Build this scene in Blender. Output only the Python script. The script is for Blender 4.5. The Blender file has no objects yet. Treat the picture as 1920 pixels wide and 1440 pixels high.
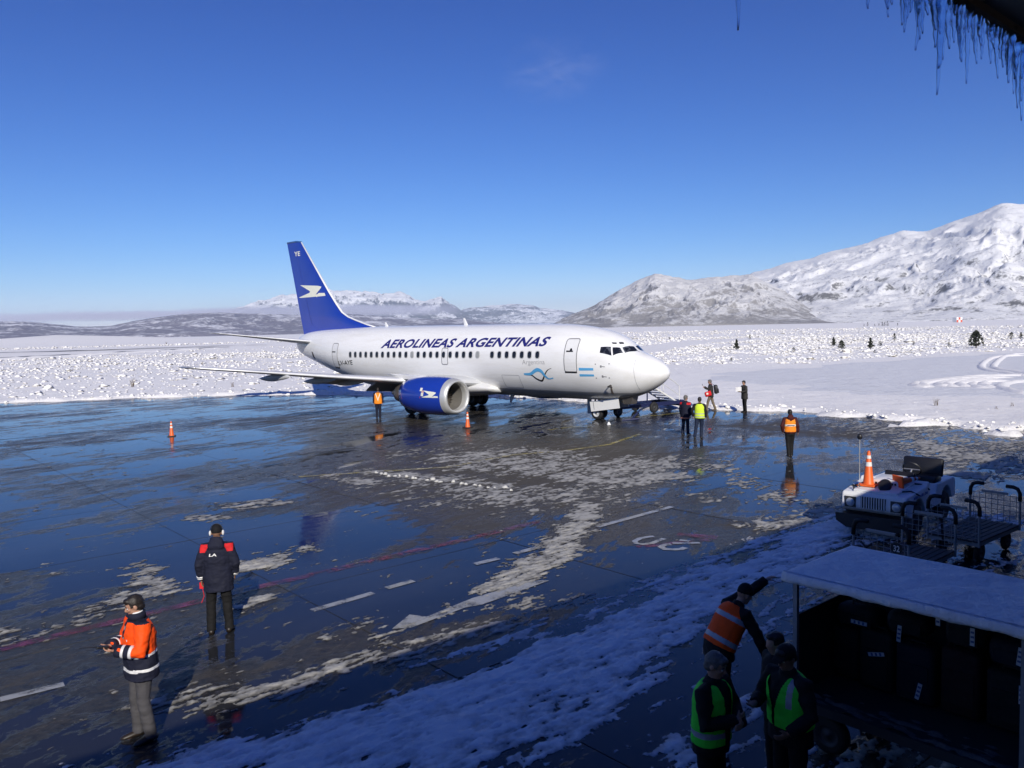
import bpy, bmesh, math, random
import numpy as np
from math import sin, cos, pi, radians as R, atan2, sqrt, hypot
from mathutils import Vector, Matrix, noise as mnoise

S = bpy.context.scene
COL = S.collection
random.seed(7)
rng = np.random.default_rng(7)

# ------------------------------------------------------------------ camera
FPX, PITCH, ROLL, CAM_Z = 1523.5, R(3.9), R(-1.15), 4.8
cam_fwd = Vector((0, cos(PITCH), -sin(PITCH)))
_r0, _u0 = Vector((1, 0, 0)), Vector((0, sin(PITCH), cos(PITCH)))
cam_right = cos(ROLL) * _r0 + sin(ROLL) * _u0
cam_up = -sin(ROLL) * _r0 + cos(ROLL) * _u0
cd = bpy.data.cameras.new('camera')
cam = bpy.data.objects.new('camera', cd)
COL.objects.link(cam)
cd.sensor_width = 36.0
cd.lens = FPX / 1920 * 36.0
cd.clip_start, cd.clip_end = 0.05, 120000
cam.matrix_world = Matrix(((cam_right.x, cam_up.x, -cam_fwd.x, 0), (cam_right.y, cam_up.y, -cam_fwd.y, 0),
                           (cam_right.z, cam_up.z, -cam_fwd.z, CAM_Z), (0, 0, 0, 1)))
S.camera = cam

# ------------------------------------------------------------------ sun, sky, exposure
SUN_EL = R(28)
LX, LY = -0.18, 0.984                      # where shadows fall on the ground
sd = bpy.data.lights.new('sun', 'SUN')
sd.energy, sd.angle, sd.color = 4.9, R(0.53), (1.0, 0.94, 0.84)
sun = bpy.data.objects.new('sun', sd)
COL.objects.link(sun)
sun.rotation_euler = Vector((LX * cos(SUN_EL), LY * cos(SUN_EL), -sin(SUN_EL))).to_track_quat('-Z', 'Y').to_euler()
W = bpy.data.worlds.new('World')
S.world = W
W.use_nodes = True
wn, wl = W.node_tree.nodes, W.node_tree.links
wn.clear()
sky = wn.new('ShaderNodeTexSky')
sky.sky_type = 'NISHITA'
sky.sun_disc = False
sky.sun_elevation = SUN_EL
sky.sun_rotation = atan2(-LX, -LY)
sky.altitude, sky.air_density, sky.dust_density, sky.ozone_density = 800, 1.0, 0.0, 3.0
# deepen the blue of the dry winter sky: one power curve per channel, the same in every direction
bg = wn.new('ShaderNodeBackground')
bg.inputs[1].default_value = 0.10
sp_ = wn.new('ShaderNodeSeparateColor'); cb_ = wn.new('ShaderNodeCombineColor')
wl.new(sky.outputs[0], sp_.inputs[0])
for i, (k0, gm, c0) in enumerate(((.0527, 1.95, 2.75), (.068, 1.54, 1.38), (.0952, 1.16, 1.10))):
    m1 = wn.new('ShaderNodeMath'); m1.operation = 'MULTIPLY'; m1.inputs[1].default_value = k0
    m2 = wn.new('ShaderNodeMath'); m2.operation = 'POWER'; m2.inputs[1].default_value = gm
    m3 = wn.new('ShaderNodeMath'); m3.operation = 'MULTIPLY'; m3.inputs[1].default_value = c0 * 10
    wl.new(sp_.outputs[i], m1.inputs[0]); wl.new(m1.outputs[0], m2.inputs[0]); wl.new(m2.outputs[0], m3.inputs[0]); wl.new(m3.outputs[0], cb_.inputs[i])
wo = wn.new('ShaderNodeOutputWorld')
wl.new(cb_.outputs[0], bg.inputs[0]); wl.new(bg.outputs[0], wo.inputs[0])
S.view_settings.view_transform = 'Standard'
S.view_settings.look = 'None'
S.view_settings.exposure = 0.0
S.view_settings.gamma = 1.0
S.view_settings.use_curve_mapping = False
S.render.engine = 'CYCLES'
S.cycles.use_denoising = True
S.cycles.max_bounces = 6
S.cycles.diffuse_bounces = 3
S.cycles.glossy_bounces = 4
S.cycles.transmission_bounces = 6
S.cycles.transparent_max_bounces = 12
S.cycles.volume_bounces = 1
S.cycles.caustics_reflective = False
S.cycles.caustics_refractive = False

HAZE_D = 2.0e-5

# ------------------------------------------------------------------ helpers
def ray(px, py):
    return cam_fwd + ((px - 960) / FPX) * cam_right - ((py - 720) / FPX) * cam_up
def G(px, py, z=0.0):
    """The point at height z that shows at photo pixel (px, py)."""
    d = ray(px, py); t = (z - CAM_Z) / d.z
    return Vector((d.x * t, d.y * t, z))
FX, FY = 0.757, 0.653                       # along the terminal facade
NX, NY = -0.653, 0.757                      # away from the facade
def UN(u, n, z=0.0):
    return Vector((u * FX + n * NX, u * FY + n * NY, z))
def to_un(p):
    return p[0] * FX + p[1] * FY, p[0] * NX + p[1] * NY
FANG = atan2(FY, FX)

def tag(o, label=None, cat=None, group=None, kind=None):
    if label: o['label'] = label
    if cat: o['category'] = cat
    if group: o['group'] = group
    if kind: o['kind'] = kind
    return o
def empty(name, loc=(0, 0, 0), rz=0.0, label=None, cat=None, group=None):
    o = bpy.data.objects.new(name, None)
    COL.objects.link(o)
    o.location = loc
    o.rotation_euler = (0, 0, rz)
    o.empty_display_size = 0.3
    return tag(o, label, cat, group)
def link(name, me, parent=None):
    o = bpy.data.objects.new(name, me)
    COL.objects.link(o)
    if parent: o.parent = parent
    return o
def copy_tree(o, parent=None):
    c = o.copy(); COL.objects.link(c)
    if parent: c.parent = parent
    for ch in list(o.children): copy_tree(ch, c)
    return c

class MB:
    """Collects shapes and links them as one mesh object."""
    def __init__(s): s.v, s.f, s.m, s.cur = [], [], [], 0
    def mat(s, i): s.cur = i; return s
    def add(s, vs, fs):
        b = len(s.v); s.v += [tuple(v) for v in vs]
        for f in fs: s.f.append([b + i for i in f]); s.m.append(s.cur)
        return s
    def box(s, c, d, rot=None, taper=1.0):
        x, y, z = d[0] / 2, d[1] / 2, d[2] / 2
        vs = [Vector((sx * x * (taper if sz > 0 else 1), sy * y * (taper if sz > 0 else 1), sz * z)) for sz in (-1, 1) for sy in (-1, 1) for sx in (-1, 1)]
        if rot is not None: vs = [rot @ v for v in vs]
        vs = [v + Vector(c) for v in vs]
        return s.add(vs, [(0, 2, 3, 1), (4, 5, 7, 6), (0, 1, 5, 4), (2, 6, 7, 3), (0, 4, 6, 2), (1, 3, 7, 5)])
    def bbox(s, c, d, b=0.02, rot=None):
        """box with chamfered vertical and horizontal edges"""
        bm = bmesh.new(); bmesh.ops.create_cube(bm, size=1.0)
        for v in bm.verts: v.co = Vector((v.co.x * d[0], v.co.y * d[1], v.co.z * d[2]))
        bmesh.ops.bevel(bm, geom=bm.edges[:], offset=min(b, min(d) * .45), segments=2, affect='EDGES', profile=.5)
        bm.verts.index_update()
        vs = [((rot @ v.co) if rot is not None else v.co) + Vector(c) for v in bm.verts]
        s.add(vs, [[v.index for v in f.verts] for f in bm.faces]); bm.free(); return s
    def rings(s, rings, cap=True, closed=False):
        n = len(rings[0]); vs = [p for r in rings for p in r]; fs = []
        k = len(rings)
        for i in range(k if closed else k - 1):
            a, b = i * n, ((i + 1) % k) * n
            for j in range(n):
                j2 = (j + 1) % n
                fs.append((a + j, a + j2, b + j2, b + j))
        if cap and not closed:
            fs.append(tuple(reversed(range(n)))); fs.append(tuple(range((k - 1) * n, k * n)))
        return s.add(vs, fs)
    def tube(s, pts, rad, n=10, side=None, cap=True):
        """tube through pts; rad is one radius, a list of radii, or a list of (side, other) pairs"""
        pts = [Vector(p) for p in pts]
        if not isinstance(rad, (list, tuple)): rad = [rad] * len(pts)
        rr = []
        sv = Vector(side) if side is not None else None
        for i, p in enumerate(pts):
            t = (pts[min(i + 1, len(pts) - 1)] - pts[max(i - 1, 0)]).normalized()
            if sv is None:
                sv = Vector((1, 0, 0)) if abs(t.x) < .8 else Vector((0, 1, 0))
            a = (sv - t * sv.dot(t)).normalized(); b = t.cross(a)
            if side is None: sv = a
            r = rad[i]; ra, rb = r if isinstance(r, (list, tuple)) else (r, r)
            rr.append([p + a * (ra * cos(2 * pi * j / n)) + b * (rb * sin(2 * pi * j / n)) for j in range(n)])
        return s.rings(rr, cap)
    def lathe(s, prof, n=24, origin=(0, 0, 0), axis='Z', cap=False):
        o = Vector(origin); rr = []
        for r, h in prof:
            ring = []
            for j in range(n):
                a = 2 * pi * j / n
                q = (r * cos(a), r * sin(a), h)
                if axis == 'X': q = (h, r * cos(a), r * sin(a))
                if axis == 'Y': q = (r * sin(a), h, r * cos(a))
                ring.append(o + Vector(q))
            rr.append(ring)
        return s.rings(rr, cap)
    def ell(s, c, r, n=12, rot=None):
        c = Vector(c); rr = []
        for i in range(1, n):
            ph = pi * i / n - pi / 2
            ring = []
            for j in range(n * 2):
                a = pi * j / n
                v = Vector((r[0] * cos(ph) * cos(a), r[1] * cos(ph) * sin(a), r[2] * sin(ph)))
                ring.append(c + ((rot @ v) if rot is not None else v))
            rr.append(ring)
        return s.rings(rr, True)
    def prism(s, poly, z0, z1, fn=None):
        """2D outline extruded from z0 to z1, placed by fn(x, y, z)"""
        n = len(poly)
        fn = fn or (lambda x, y, z: (x, y, z))
        vs = [fn(x, y, z0) for x, y in poly] + [fn(x, y, z1) for x, y in poly]
        fs = [tuple(reversed(range(n))), tuple(range(n, 2 * n))] + [(i, (i + 1) % n, n + (i + 1) % n, n + i) for i in range(n)]
        return s.add(vs, fs)
    def mesh(s, name, mats, smooth=False, angle=None):
        me = bpy.data.meshes.new(name)
        me.from_pydata([tuple(v) for v in s.v], [], s.f)
        for m in (mats if isinstance(mats, (list, tuple)) else [mats]): me.materials.append(m)
        me.polygons.foreach_set('material_index', s.m)
        bm = bmesh.new(); bm.from_mesh(me)
        bmesh.ops.recalc_face_normals(bm, faces=bm.faces[:])
        bm.to_mesh(me); bm.free()
        if smooth:
            me.polygons.foreach_set('use_smooth', [True] * len(me.polygons))
            if angle: me.set_sharp_from_angle(angle=R(angle))
        return me
    def build(s, name, mats, parent=None, smooth=False, angle=None):
        return link(name, s.mesh(name, mats, smooth, angle), parent)

def grid_mesh(name, X, Y, Z, mat, smooth=True, keep=None):
    """mesh from 2D arrays; keep masks the quads"""
    ny, nx = X.shape
    idx = np.arange(ny * nx).reshape(ny, nx)
    q = np.stack([idx[:-1, :-1], idx[:-1, 1:], idx[1:, 1:], idx[1:, :-1]], -1)
    q = q[keep] if keep is not None else q.reshape(-1, 4)
    P = np.stack([X, Y, Z], -1).reshape(-1, 3)
    used, inv = np.unique(q, return_inverse=True)
    P = P[used]; q = inv.reshape(-1, 4)
    me = bpy.data.meshes.new(name)
    me.vertices.add(len(P)); me.vertices.foreach_set('co', P.astype(np.float32).ravel())
    me.loops.add(q.size); me.loops.foreach_set('vertex_index', q.astype(np.int32).ravel())
    me.polygons.add(len(q)); me.polygons.foreach_set('loop_start', np.arange(0, q.size, 4, dtype=np.int32))
    me.polygons.foreach_set('loop_total', np.full(len(q), 4, dtype=np.int32))
    if smooth: me.polygons.foreach_set('use_smooth', np.ones(len(q), dtype=bool))
    me.update(calc_edges=True)
    me.materials.append(mat)
    return link(name, me)

def tri_mesh(name, P, T, mat, smooth=False):
    me = bpy.data.meshes.new(name)
    me.vertices.add(len(P)); me.vertices.foreach_set('co', P.astype(np.float32).ravel())
    me.loops.add(T.size); me.loops.foreach_set('vertex_index', T.astype(np.int32).ravel())
    me.polygons.add(len(T)); me.polygons.foreach_set('loop_start', np.arange(0, T.size, 3, dtype=np.int32))
    me.polygons.foreach_set('loop_total', np.full(len(T), 3, dtype=np.int32))
    if smooth: me.polygons.foreach_set('use_smooth', np.ones(len(T), dtype=bool))
    me.update(calc_edges=True)
    me.materials.append(mat)
    return link(name, me)

# numpy gradient noise
def _h(ix, iy, s):
    h = (ix.astype(np.int64) * 374761393 + iy.astype(np.int64) * 668265263 + s * 974634777) & 0xFFFFFFFF
    h = ((h ^ (h >> 13)) * 1274126177) & 0xFFFFFFFF
    return ((h ^ (h >> 16)) & 0xFFFF) / 65535.0 * 2 * np.pi
def pnoise(x, y, s=0):
    x0, y0 = np.floor(x), np.floor(y); fx, fy = x - x0, y - y0
    u, v = fx ** 3 * (fx * (fx * 6 - 15) + 10), fy ** 3 * (fy * (fy * 6 - 15) + 10)
    def g(i, j):
        a = _h(x0 + i, y0 + j, s); return np.cos(a) * (fx - i) + np.sin(a) * (fy - j)
    a = g(0, 0) * (1 - u) + g(1, 0) * u; b = g(0, 1) * (1 - u) + g(1, 1) * u
    return (a * (1 - v) + b * v) * 1.5
def fbm(x, y, o=4, s=0, gain=.5):
    r, a, f = 0, 1.0, 1.0
    for i in range(o):
        r = r + a * pnoise(x * f, y * f, s + i * 17); a *= gain; f *= 2.03
    return r
def ridged(x, y, o=5, s=0):
    r, a, f, w = 0, .5, 1.0, 1.0
    for i in range(o):
        n = (1 - np.abs(pnoise(x * f, y * f, s + i * 31))) ** 2 * w
        r = r + n * a; w = np.clip(n * 1.6, 0, 1); a *= .5; f *= 2.1
    return r
def sstep(a, b, x):
    t = np.clip((x - a) / (b - a), 0, 1); return t * t * (3 - 2 * t)

# ------------------------------------------------------------------ materials
class NT:
    def __init__(s, name):
        s.m = bpy.data.materials.new(name); s.m.use_nodes = True
        s.t = s.m.node_tree; s.n = s.t.nodes; s.l = s.t.links
        s.b = s.n['Principled BSDF']; s.out = s.n['Material Output']
    def node(s, ty, **kw):
        n = s.n.new(ty)
        for k, v in kw.items(): setattr(n, k, v)
        return n
    def ln(s, a, b): s.l.new(a, b)
    def coord(s, kind='Object'):
        return s.node('ShaderNodeTexCoord').outputs[kind]
    def pos(s): return s.node('ShaderNodeNewGeometry').outputs['Position']
    def map(s, vec, scale=(1, 1, 1), rot=(0, 0, 0), loc=(0, 0, 0)):
        n = s.node('ShaderNodeMapping'); n.inputs['Scale'].default_value = scale; n.inputs['Rotation'].default_value = rot; n.inputs['Location'].default_value = loc
        s.ln(vec, n.inputs[0]); return n.outputs[0]
    def noise(s, vec, scale, detail=4, rough=.55, dist=0):
        n = s.node('ShaderNodeTexNoise'); n.inputs['Scale'].default_value = scale; n.inputs['Detail'].default_value = detail
        n.inputs['Roughness'].default_value = rough; n.inputs['Distortion'].default_value = dist
        if vec is not None: s.ln(vec, n.inputs['Vector'])
        return n.outputs[0]
    def ramp(s, fac, stops):
        n = s.node('ShaderNodeValToRGB'); e = n.color_ramp.elements
        while len(e) > len(stops): e.remove(e[-1])
        while len(e) < len(stops): e.new(.5)
        for q, (p, c) in zip(e, stops):
            q.position = p; q.color = (c, c, c, 1) if not isinstance(c, (tuple, list)) else (*c[:3], 1)
        s.ln(fac, n.inputs[0]); return n.outputs[0]
    def math(s, op, a, b=None, clamp=False):
        n = s.node('ShaderNodeMath', operation=op); n.use_clamp = clamp
        for i, q in enumerate((a, b)):
            if q is None: continue
            if isinstance(q, (int, float)): n.inputs[i].default_value = q
            else: s.ln(q, n.inputs[i])
        return n.outputs[0]
    def mix(s, fac, a, b, blend='MIX'):
        n = s.node('ShaderNodeMix', data_type='RGBA', blend_type=blend)
        for i, q in ((0, fac), (6, a), (7, b)):
            if isinstance(q, (int, float)): n.inputs[i].default_value = q if i == 0 else (q, q, q, 1)
            elif isinstance(q, (tuple, list)): n.inputs[i].default_value = (*q[:3], 1)
            else: s.ln(q, n.inputs[i])
        return n.outputs[2]
    def sep(s, vec):
        n = s.node('ShaderNodeSeparateXYZ'); s.ln(vec, n.inputs[0]); return n.outputs
    def bump(s, h, strength=.3, dist=.02):
        n = s.node('ShaderNodeBump'); n.inputs['Strength'].default_value = strength; n.inputs['Distance'].default_value = dist
        s.ln(h, n.inputs['Height']); s.ln(n.outputs[0], s.b.inputs['Normal']); return n
    def set(s, **kw):
        nm = dict(col='Base Color', rough='Roughness', metal='Metallic', spec='Specular IOR Level', trans='Transmission Weight', ior='IOR', alpha='Alpha', coat='Coat Weight', sheen='Sheen Weight')
        for k, v in kw.items():
            i = s.b.inputs[nm[k]]
            if isinstance(v, (int, float)): i.default_value = v
            elif isinstance(v, (tuple, list)): i.default_value = (*v[:3], 1)
            else: s.ln(v, i)
        return s
def plain(name, col, rough=.5, metal=0, var=.12, scale=6, spec=.5, bump=0, coat=0):
    """a paint, cloth or metal with slight grime and roughness variation"""
    n = NT(name); v = n.coord()
    a = n.noise(v, scale, 5, .6)
    f = n.ramp(a, [(.3, 0), (.7, 1)])
    n.set(col=n.mix(f, tuple(c * (1 - var) for c in col), tuple(min(1, c * (1 + var * .6)) for c in col)), metal=metal, spec=spec, coat=coat)
    n.set(rough=n.ramp(a, [(.2, max(.02, rough * .8)), (.8, min(1, rough * 1.2))]))
    if bump: n.bump(n.noise(v, scale * 6, 4, .6), .5, bump)
    return n.m
# ------------------------------------------------------------------ setting: snow plain
def m_snow(name, base=(.90, .885, .865), dirt=(.50, .46, .40), amount=.35, scale=1.0):
    n = NT(name); p = n.pos()
    a = n.noise(p, .9 * scale, 6, .65); b = n.noise(p, .11 * scale, 4, .6); c = n.noise(p, 5.5 * scale, 5, .7)
    f = n.math('MULTIPLY', n.ramp(a, [(.52, 0), (.72, 1)]), n.ramp(b, [(.35, .1), (.65, 1)]))
    f = n.math('MULTIPLY', f, amount)
    n.set(col=n.mix(f, base, dirt), rough=.75, spec=.25)
    n.bump(n.math('ADD', n.math('MULTIPLY', c, .5), a), .8, .12 / scale)
    return n.m
MAT_SNOW = m_snow('snow')
MAT_PACKED = m_snow('packed_snow', (.76, .77, .79), (.60, .60, .61), .7, .5)

APRON = [(-75, 53), (-38, 60.1), (-24.2, 63.4), (-16.5, 62.6), (-8, 59.2), (1.5, 54.6), (7, 48.6), (10, 45.6), (14.7, 43.2), (18.2, 38.2), (19.4, 33), (23, 34), (64, 69.5), (90, 60), (30, -35), (-60, -45), (-90, 10)]
def poly_sd(x, y, poly):
    """signed distance to a polygon, positive inside"""
    d = np.full(x.shape, 1e9); ins = np.zeros(x.shape, bool)
    n = len(poly)
    for i in range(n):
        ax, ay = poly[i]; bx, by = poly[(i + 1) % n]
        ex, ey = bx - ax, by - ay
        t = np.clip(((x - ax) * ex + (y - ay) * ey) / (ex * ex + ey * ey), 0, 1)
        d = np.minimum(d, np.hypot(x - ax - t * ex, y - ay - t * ey))
        c = (ay > y) != (by > y)
        with np.errstate(divide='ignore', invalid='ignore'):
            xi = ax + (y - ay) * ex / (ey if ey != 0 else 1e-9)
        ins ^= c & (x < xi)
    return np.where(ins, d, -d)
TAXI = [tuple(G(*p)[:2]) for p in ((1235, 716), (1330, 697), (1480, 688), (1640, 674), (1800, 664), (2100, 650), (2300, 730), (2000, 752), (1800, 752), (1600, 748), (1400, 728))]
TRACK = [tuple(G(*p)[:2]) for p in ((1160, 668), (1190, 652), (1290, 640), (1420, 634), (1420, 637), (1300, 646), (1260, 655), (1190, 668))]
def lines(lo, hi, step, far, g=1.16):
    a = list(np.arange(lo, hi + step, step)); s = step
    while a[-1] < far: s *= g; a.append(a[-1] + s)
    s = step; b = [a[0]]
    while b[0] > -far: s *= g; b.insert(0, b[0] - s)
    return np.array(b[:-1] + a)
def ground_z(x, y):
    sd_ = poly_sd(x, y, APRON)
    nz = fbm(x * .5, y * .5, 4, 3)
    soft = np.exp(-(((x - 22) / 7) ** 2 + ((y - 36) / 7) ** 2))
    e = -sd_ + nz * (.5 + 2.2 * soft) - .3 * soft
    out = sstep(-.5, .9, e)
    z = -.3 + out * (.36 + .10 * np.exp(-((e - 1.7) / 1.1) ** 2) * (1 + nz * .8))
    far = np.hypot(x, y)
    tx = sstep(-1.0, 1.5, poly_sd(x, y, TAXI)) + sstep(-1.0, 1.5, poly_sd(x, y, TRACK))
    z = z + out * (1 - .93 * np.clip(tx, 0, 1)) * (.05 * nz + .06 * np.clip(fbm(x * 1.9, y * 1.9, 3, 9), 0, 2) + .20 * fbm(x * .05, y * .05, 3, 5) * sstep(55, 130, far))
    az = np.degrees(np.arctan2(x, y))
    # the plain sinks towards the valley on the left and rises in a low knoll there
    z = z - sstep(500, 3500, far) * sstep(5, -30, az) * 9.0
    z = z + 13 * np.exp(-(((x + 640) / 130) ** 2 + ((y - 1180) / 200) ** 2)) - 2.5 * sstep(250, 900, far) * sstep(0, -25, az)
    return z
gx, gy = lines(-48, 48, .4, 26000), lines(26, 72, .4, 30000)
XX, YY = np.meshgrid(gx, gy)
ground = tag(grid_mesh('ground', XX, YY, ground_z(XX, YY), MAT_SNOW), kind='structure')

# ------------------------------------------------------------------ apron of concrete slabs, wet with meltwater
def m_wet(name):
    n = NT(name); p = n.pos()
    pr = n.map(p, rot=(0, 0, -FANG))
    ps = n.map(pr, scale=(.55, 1, 1))
    big = n.noise(ps, .20, 4, .5, .3)
    mid = n.noise(ps, .62, 9, .76, .5)
    sml = n.noise(ps, 3.2, 6, .72, .3)
    tyre = n.noise(n.map(n.map(p, rot=(0, 0, -FANG - .5)), scale=(.06, 1.5, 1)), 1.5, 5, .65, .2)   # long wheel and brush streaks
    fine = n.noise(p, 26, 4, .65)
    obj = n.node('ShaderNodeObjectInfo').outputs['Random']
    w = n.math('ADD', n.math('ADD', n.math('MULTIPLY', big, .28), n.math('MULTIPLY', sml, .13)), n.math('MULTIPLY', mid, .39))
    w = n.math('ADD', w, n.math('MULTIPLY', tyre, .20))
    w = n.math('ADD', w, n.math('MULTIPLY', n.math('SUBTRACT', obj, .5), .035))
    for (c, ru, rn, amt) in PATCHES:                          # the middle of the stand has drained, its low side holds water
        u0, n0 = to_un(c)
        q = n.map(pr, scale=(1 / ru, 1 / rn, 0), loc=(-u0 / ru, -n0 / rn, 0))
        g = n.node('ShaderNodeTexGradient', gradient_type='SPHERICAL'); n.ln(q, g.inputs[0])
        w = n.math('ADD', w, n.math('MULTIPLY', n.ramp(g.outputs[1], [(0, 0), (.6, 1)]), amt))
    pud = n.ramp(w, [(.497, 1), (.511, 0)])                   # 1 = standing water, 0 = damp concrete
    dry = n.ramp(w, [(.52, 0), (.62, 1)])
    grit = n.noise(p, 7, 6, .75)
    conc = n.mix(n.ramp(grit, [(.3, 0), (.7, 1)]), (.008, .008, .009), (.058, .052, .044))
    conc = n.mix(n.math('MULTIPLY', dry, .7), conc, (.105, .095, .078))
    n.set(col=n.mix(n.math('MULTIPLY', pud, n.ramp(big, [(.38, .25), (.52, .8)])), n.mix(pud, conc, (.034, .035, .038)), (.008, .009, .011)), ior=1.33)
    n.set(spec=n.mix(pud, n.mix(dry, .11, .05), .50))
    n.set(rough=n.mix(pud, n.mix(dry, .16, .5), n.ramp(n.math('ADD', n.math('MULTIPLY', sml, .5), n.math('MULTIPLY', mid, .5)), [(.42, .015), (.56, .15)])))
    rip = n.noise(n.map(pr, scale=(.5, 1, 1)), 4.5, 3, .5)
    h = n.math('MULTIPLY', n.math('ADD', fine, n.math('MULTIPLY', grit, 1.6)), n.math('SUBTRACT', 1.0, pud))
    h = n.math('ADD', h, n.math('MULTIPLY', rip, .22))
    n.bump(h, .30, .02)
    return n.m
PATCHES = [(G(960, 885), 9, 6, .10), (G(1150, 860), 7, 5, .07), (G(1020, 820), 9, 4, .05), (G(560, 1000), 5, 3, -.07), (G(250, 900), 9, 6, -.03), (G(1120, 1080), 5, 2.4, -.05), (G(800, 1100), 4, 2, -.04), (G(1500, 900), 4, 4, -.05), (G(1560, 800), 7, 5, .05), (G(200, 1050), 3, 3, -.03), (G(640, 790), 9, 6, .03), (G(520, 880), 9, 5, .045), (G(650, 1230), 4, 1.6, .035), (G(200, 1270), 3.5, 2, .03), (G(120, 960), 6, 3, .02), (G(1300, 985), 3, 3, .03), (G(420, 1230), 2.5, 1.5, .03), (G(760, 1010), 4, 1.5, .025), (G(900, 1190), 3, 1.2, .03)]
MAT_WET = m_wet('wet_concrete')
MAT_JOINT = plain('joint_filler', (.045, .045, .046), .7)
ab = MB(); ab.prism([(p[0], p[1]) for p in APRON], -.26, -.035)
apron = tag(ab.build('apron', MAT_JOINT), kind='structure')
SL = 5.2
slabs = []
sm = MB(); sm.bbox((0, 0, -.09), (SL - .013, SL - .013, .18), .005)
slab_me = sm.mesh('concrete_slab', MAT_WET)
cand = []
for i in range(-16, 16):
    for j in range(0, 17):
        u, n_ = (i + .5) * SL + 1.3, (j + .5) * SL - 1.6
        c = UN(u, n_)
        az = atan2(c.x, c.y)
        if c.y < 2 or abs(az) > R(46): continue
        q = np.array([c.x]), np.array([c.y])
        if poly_sd(*q, APRON)[0] < -SL * .55: continue
        cand.append((c.length, c))
cand.sort(key=lambda a: a[0])
for k, (_, c) in enumerate(cand[:300]):
    o = link('concrete_slab', slab_me, apron)
    o.location = (c.x, c.y, random.uniform(-.0025, 0))
    o.rotation_euler = (random.gauss(0, .0007), random.gauss(0, .0007), FANG)

# painted markings: sheets of paint, worn, just above the slabs
def m_paint(name, col, wear=.5):
    n = NT(name); p = n.pos()
    a = n.noise(p, 3.0, 6, .7)
    n.set(col=n.mix(n.noise(p, 9, 4), tuple(c * .7 for c in col), col), rough=n.ramp(n.noise(p, 1.2, 4), [(.4, .08), (.6, .4)]), ior=1.36)
    n.set(alpha=n.ramp(a, [(wear - .16, 0), (wear + .06, 1)]))
    return n.m
M_PRED = m_paint('red_marking_paint', (.22, .045, .052), .575)
M_PWHITE = m_paint('white_marking_paint', (.40, .40, .37), .46)
M_PYEL = m_paint('yellow_marking_paint', (.42, .34, .05), .50)
def strip(pts, w, mat, z=.006):
    pts = [Vector((p[0], p[1], 0)) for p in pts]
    vs, fs = [], []
    for i, p in enumerate(pts):
        t = (pts[min(i + 1, len(pts) - 1)] - pts[max(i - 1, 0)]).normalized()
        nn = Vector((-t.y, t.x, 0)) * w / 2
        vs += [(p.x - nn.x, p.y - nn.y, z), (p.x + nn.x, p.y + nn.y, z)]
        if i: fs.append((2 * i - 2, 2 * i - 1, 2 * i + 1, 2 * i))
    m = MB(); m.add(vs, fs)
    return tag(m.build('painted_line', mat), kind='structure')
P = lambda *a: [G(*q) for q in a]
strip(P((0, 1218), (240, 1160), (470, 1104)), .24, M_PRED)
strip(P((470, 1104), (620, 1070), (790, 1030), (880, 1010), (1010, 978)), .24, M_PRED, .0065)
strip(P((1195, 1026), (1330, 1012)), .2, M_PRED)
strip(P((1270, 1002), (1345, 1008)), .3, M_PRED, .007)
for a_, b_ in (((585, 1145), (700, 1112)), ((725, 1103), (775, 1089)), ((890, 1058), (935, 1047)), ((965, 1038), (1010, 1026)), ((1120, 988), (1260, 950)), ((0, 1312), (120, 1283))):
    strip(P(a_, b_), .17, M_PWHITE)
# the arrow: a shaft and a head
ar = [G(*p) for p in ((1030, 1089), (1000, 1089), (886, 1122), (872, 1140), (905, 1134))]
am = MB(); am.add([(p.x, p.y, .008) for p in ar], [(0, 1, 2, 3, 4)])
tag(am.build('painted_arrow', M_PWHITE), kind='structure')
ar = [G(*p) for p in ((886, 1122), (872, 1140), (770, 1178), (735, 1180), (768, 1153), (800, 1157))]
am = MB(); am.add([(p.x, p.y, .0085) for p in ar], [(0, 1, 2, 3, 4, 5)])
tag(am.build('painted_arrow', M_PWHITE), kind='structure')
# stand number: rings of white paint
strip(P((1245, 1010), (1238, 1013), (1222, 1019), (1205, 1021), (1193, 1019), (1190, 1015), (1200, 1010), (1215, 1007), (1226, 1006)), .13, M_PWHITE, .008)
strip(P((1259, 1021), (1246, 1022), (1239, 1026), (1247, 1030), (1262, 1031), (1277, 1030), (1285, 1027)), .15, M_PWHITE, .008)
strip(P((1261, 1019), (1290, 1019), (1312, 1018)), .12, M_PWHITE, .0085)
strip(P((1274, 1013), (1293, 1015)), .12, M_PWHITE, .008)
strip(P((560, 894), (680, 886), (840, 876), (960, 853), (1060, 845), (1140, 834), (1200, 814)), .2, M_PYEL)
strip(P((1028, 806), (1070, 801), (1110, 800)), .2, M_PYEL)
strip(P((1190, 782), (1240, 778), (1290, 772)), .22, M_PYEL)
strip(P((560, 776), (720, 772)), .25, M_PYEL)

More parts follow.
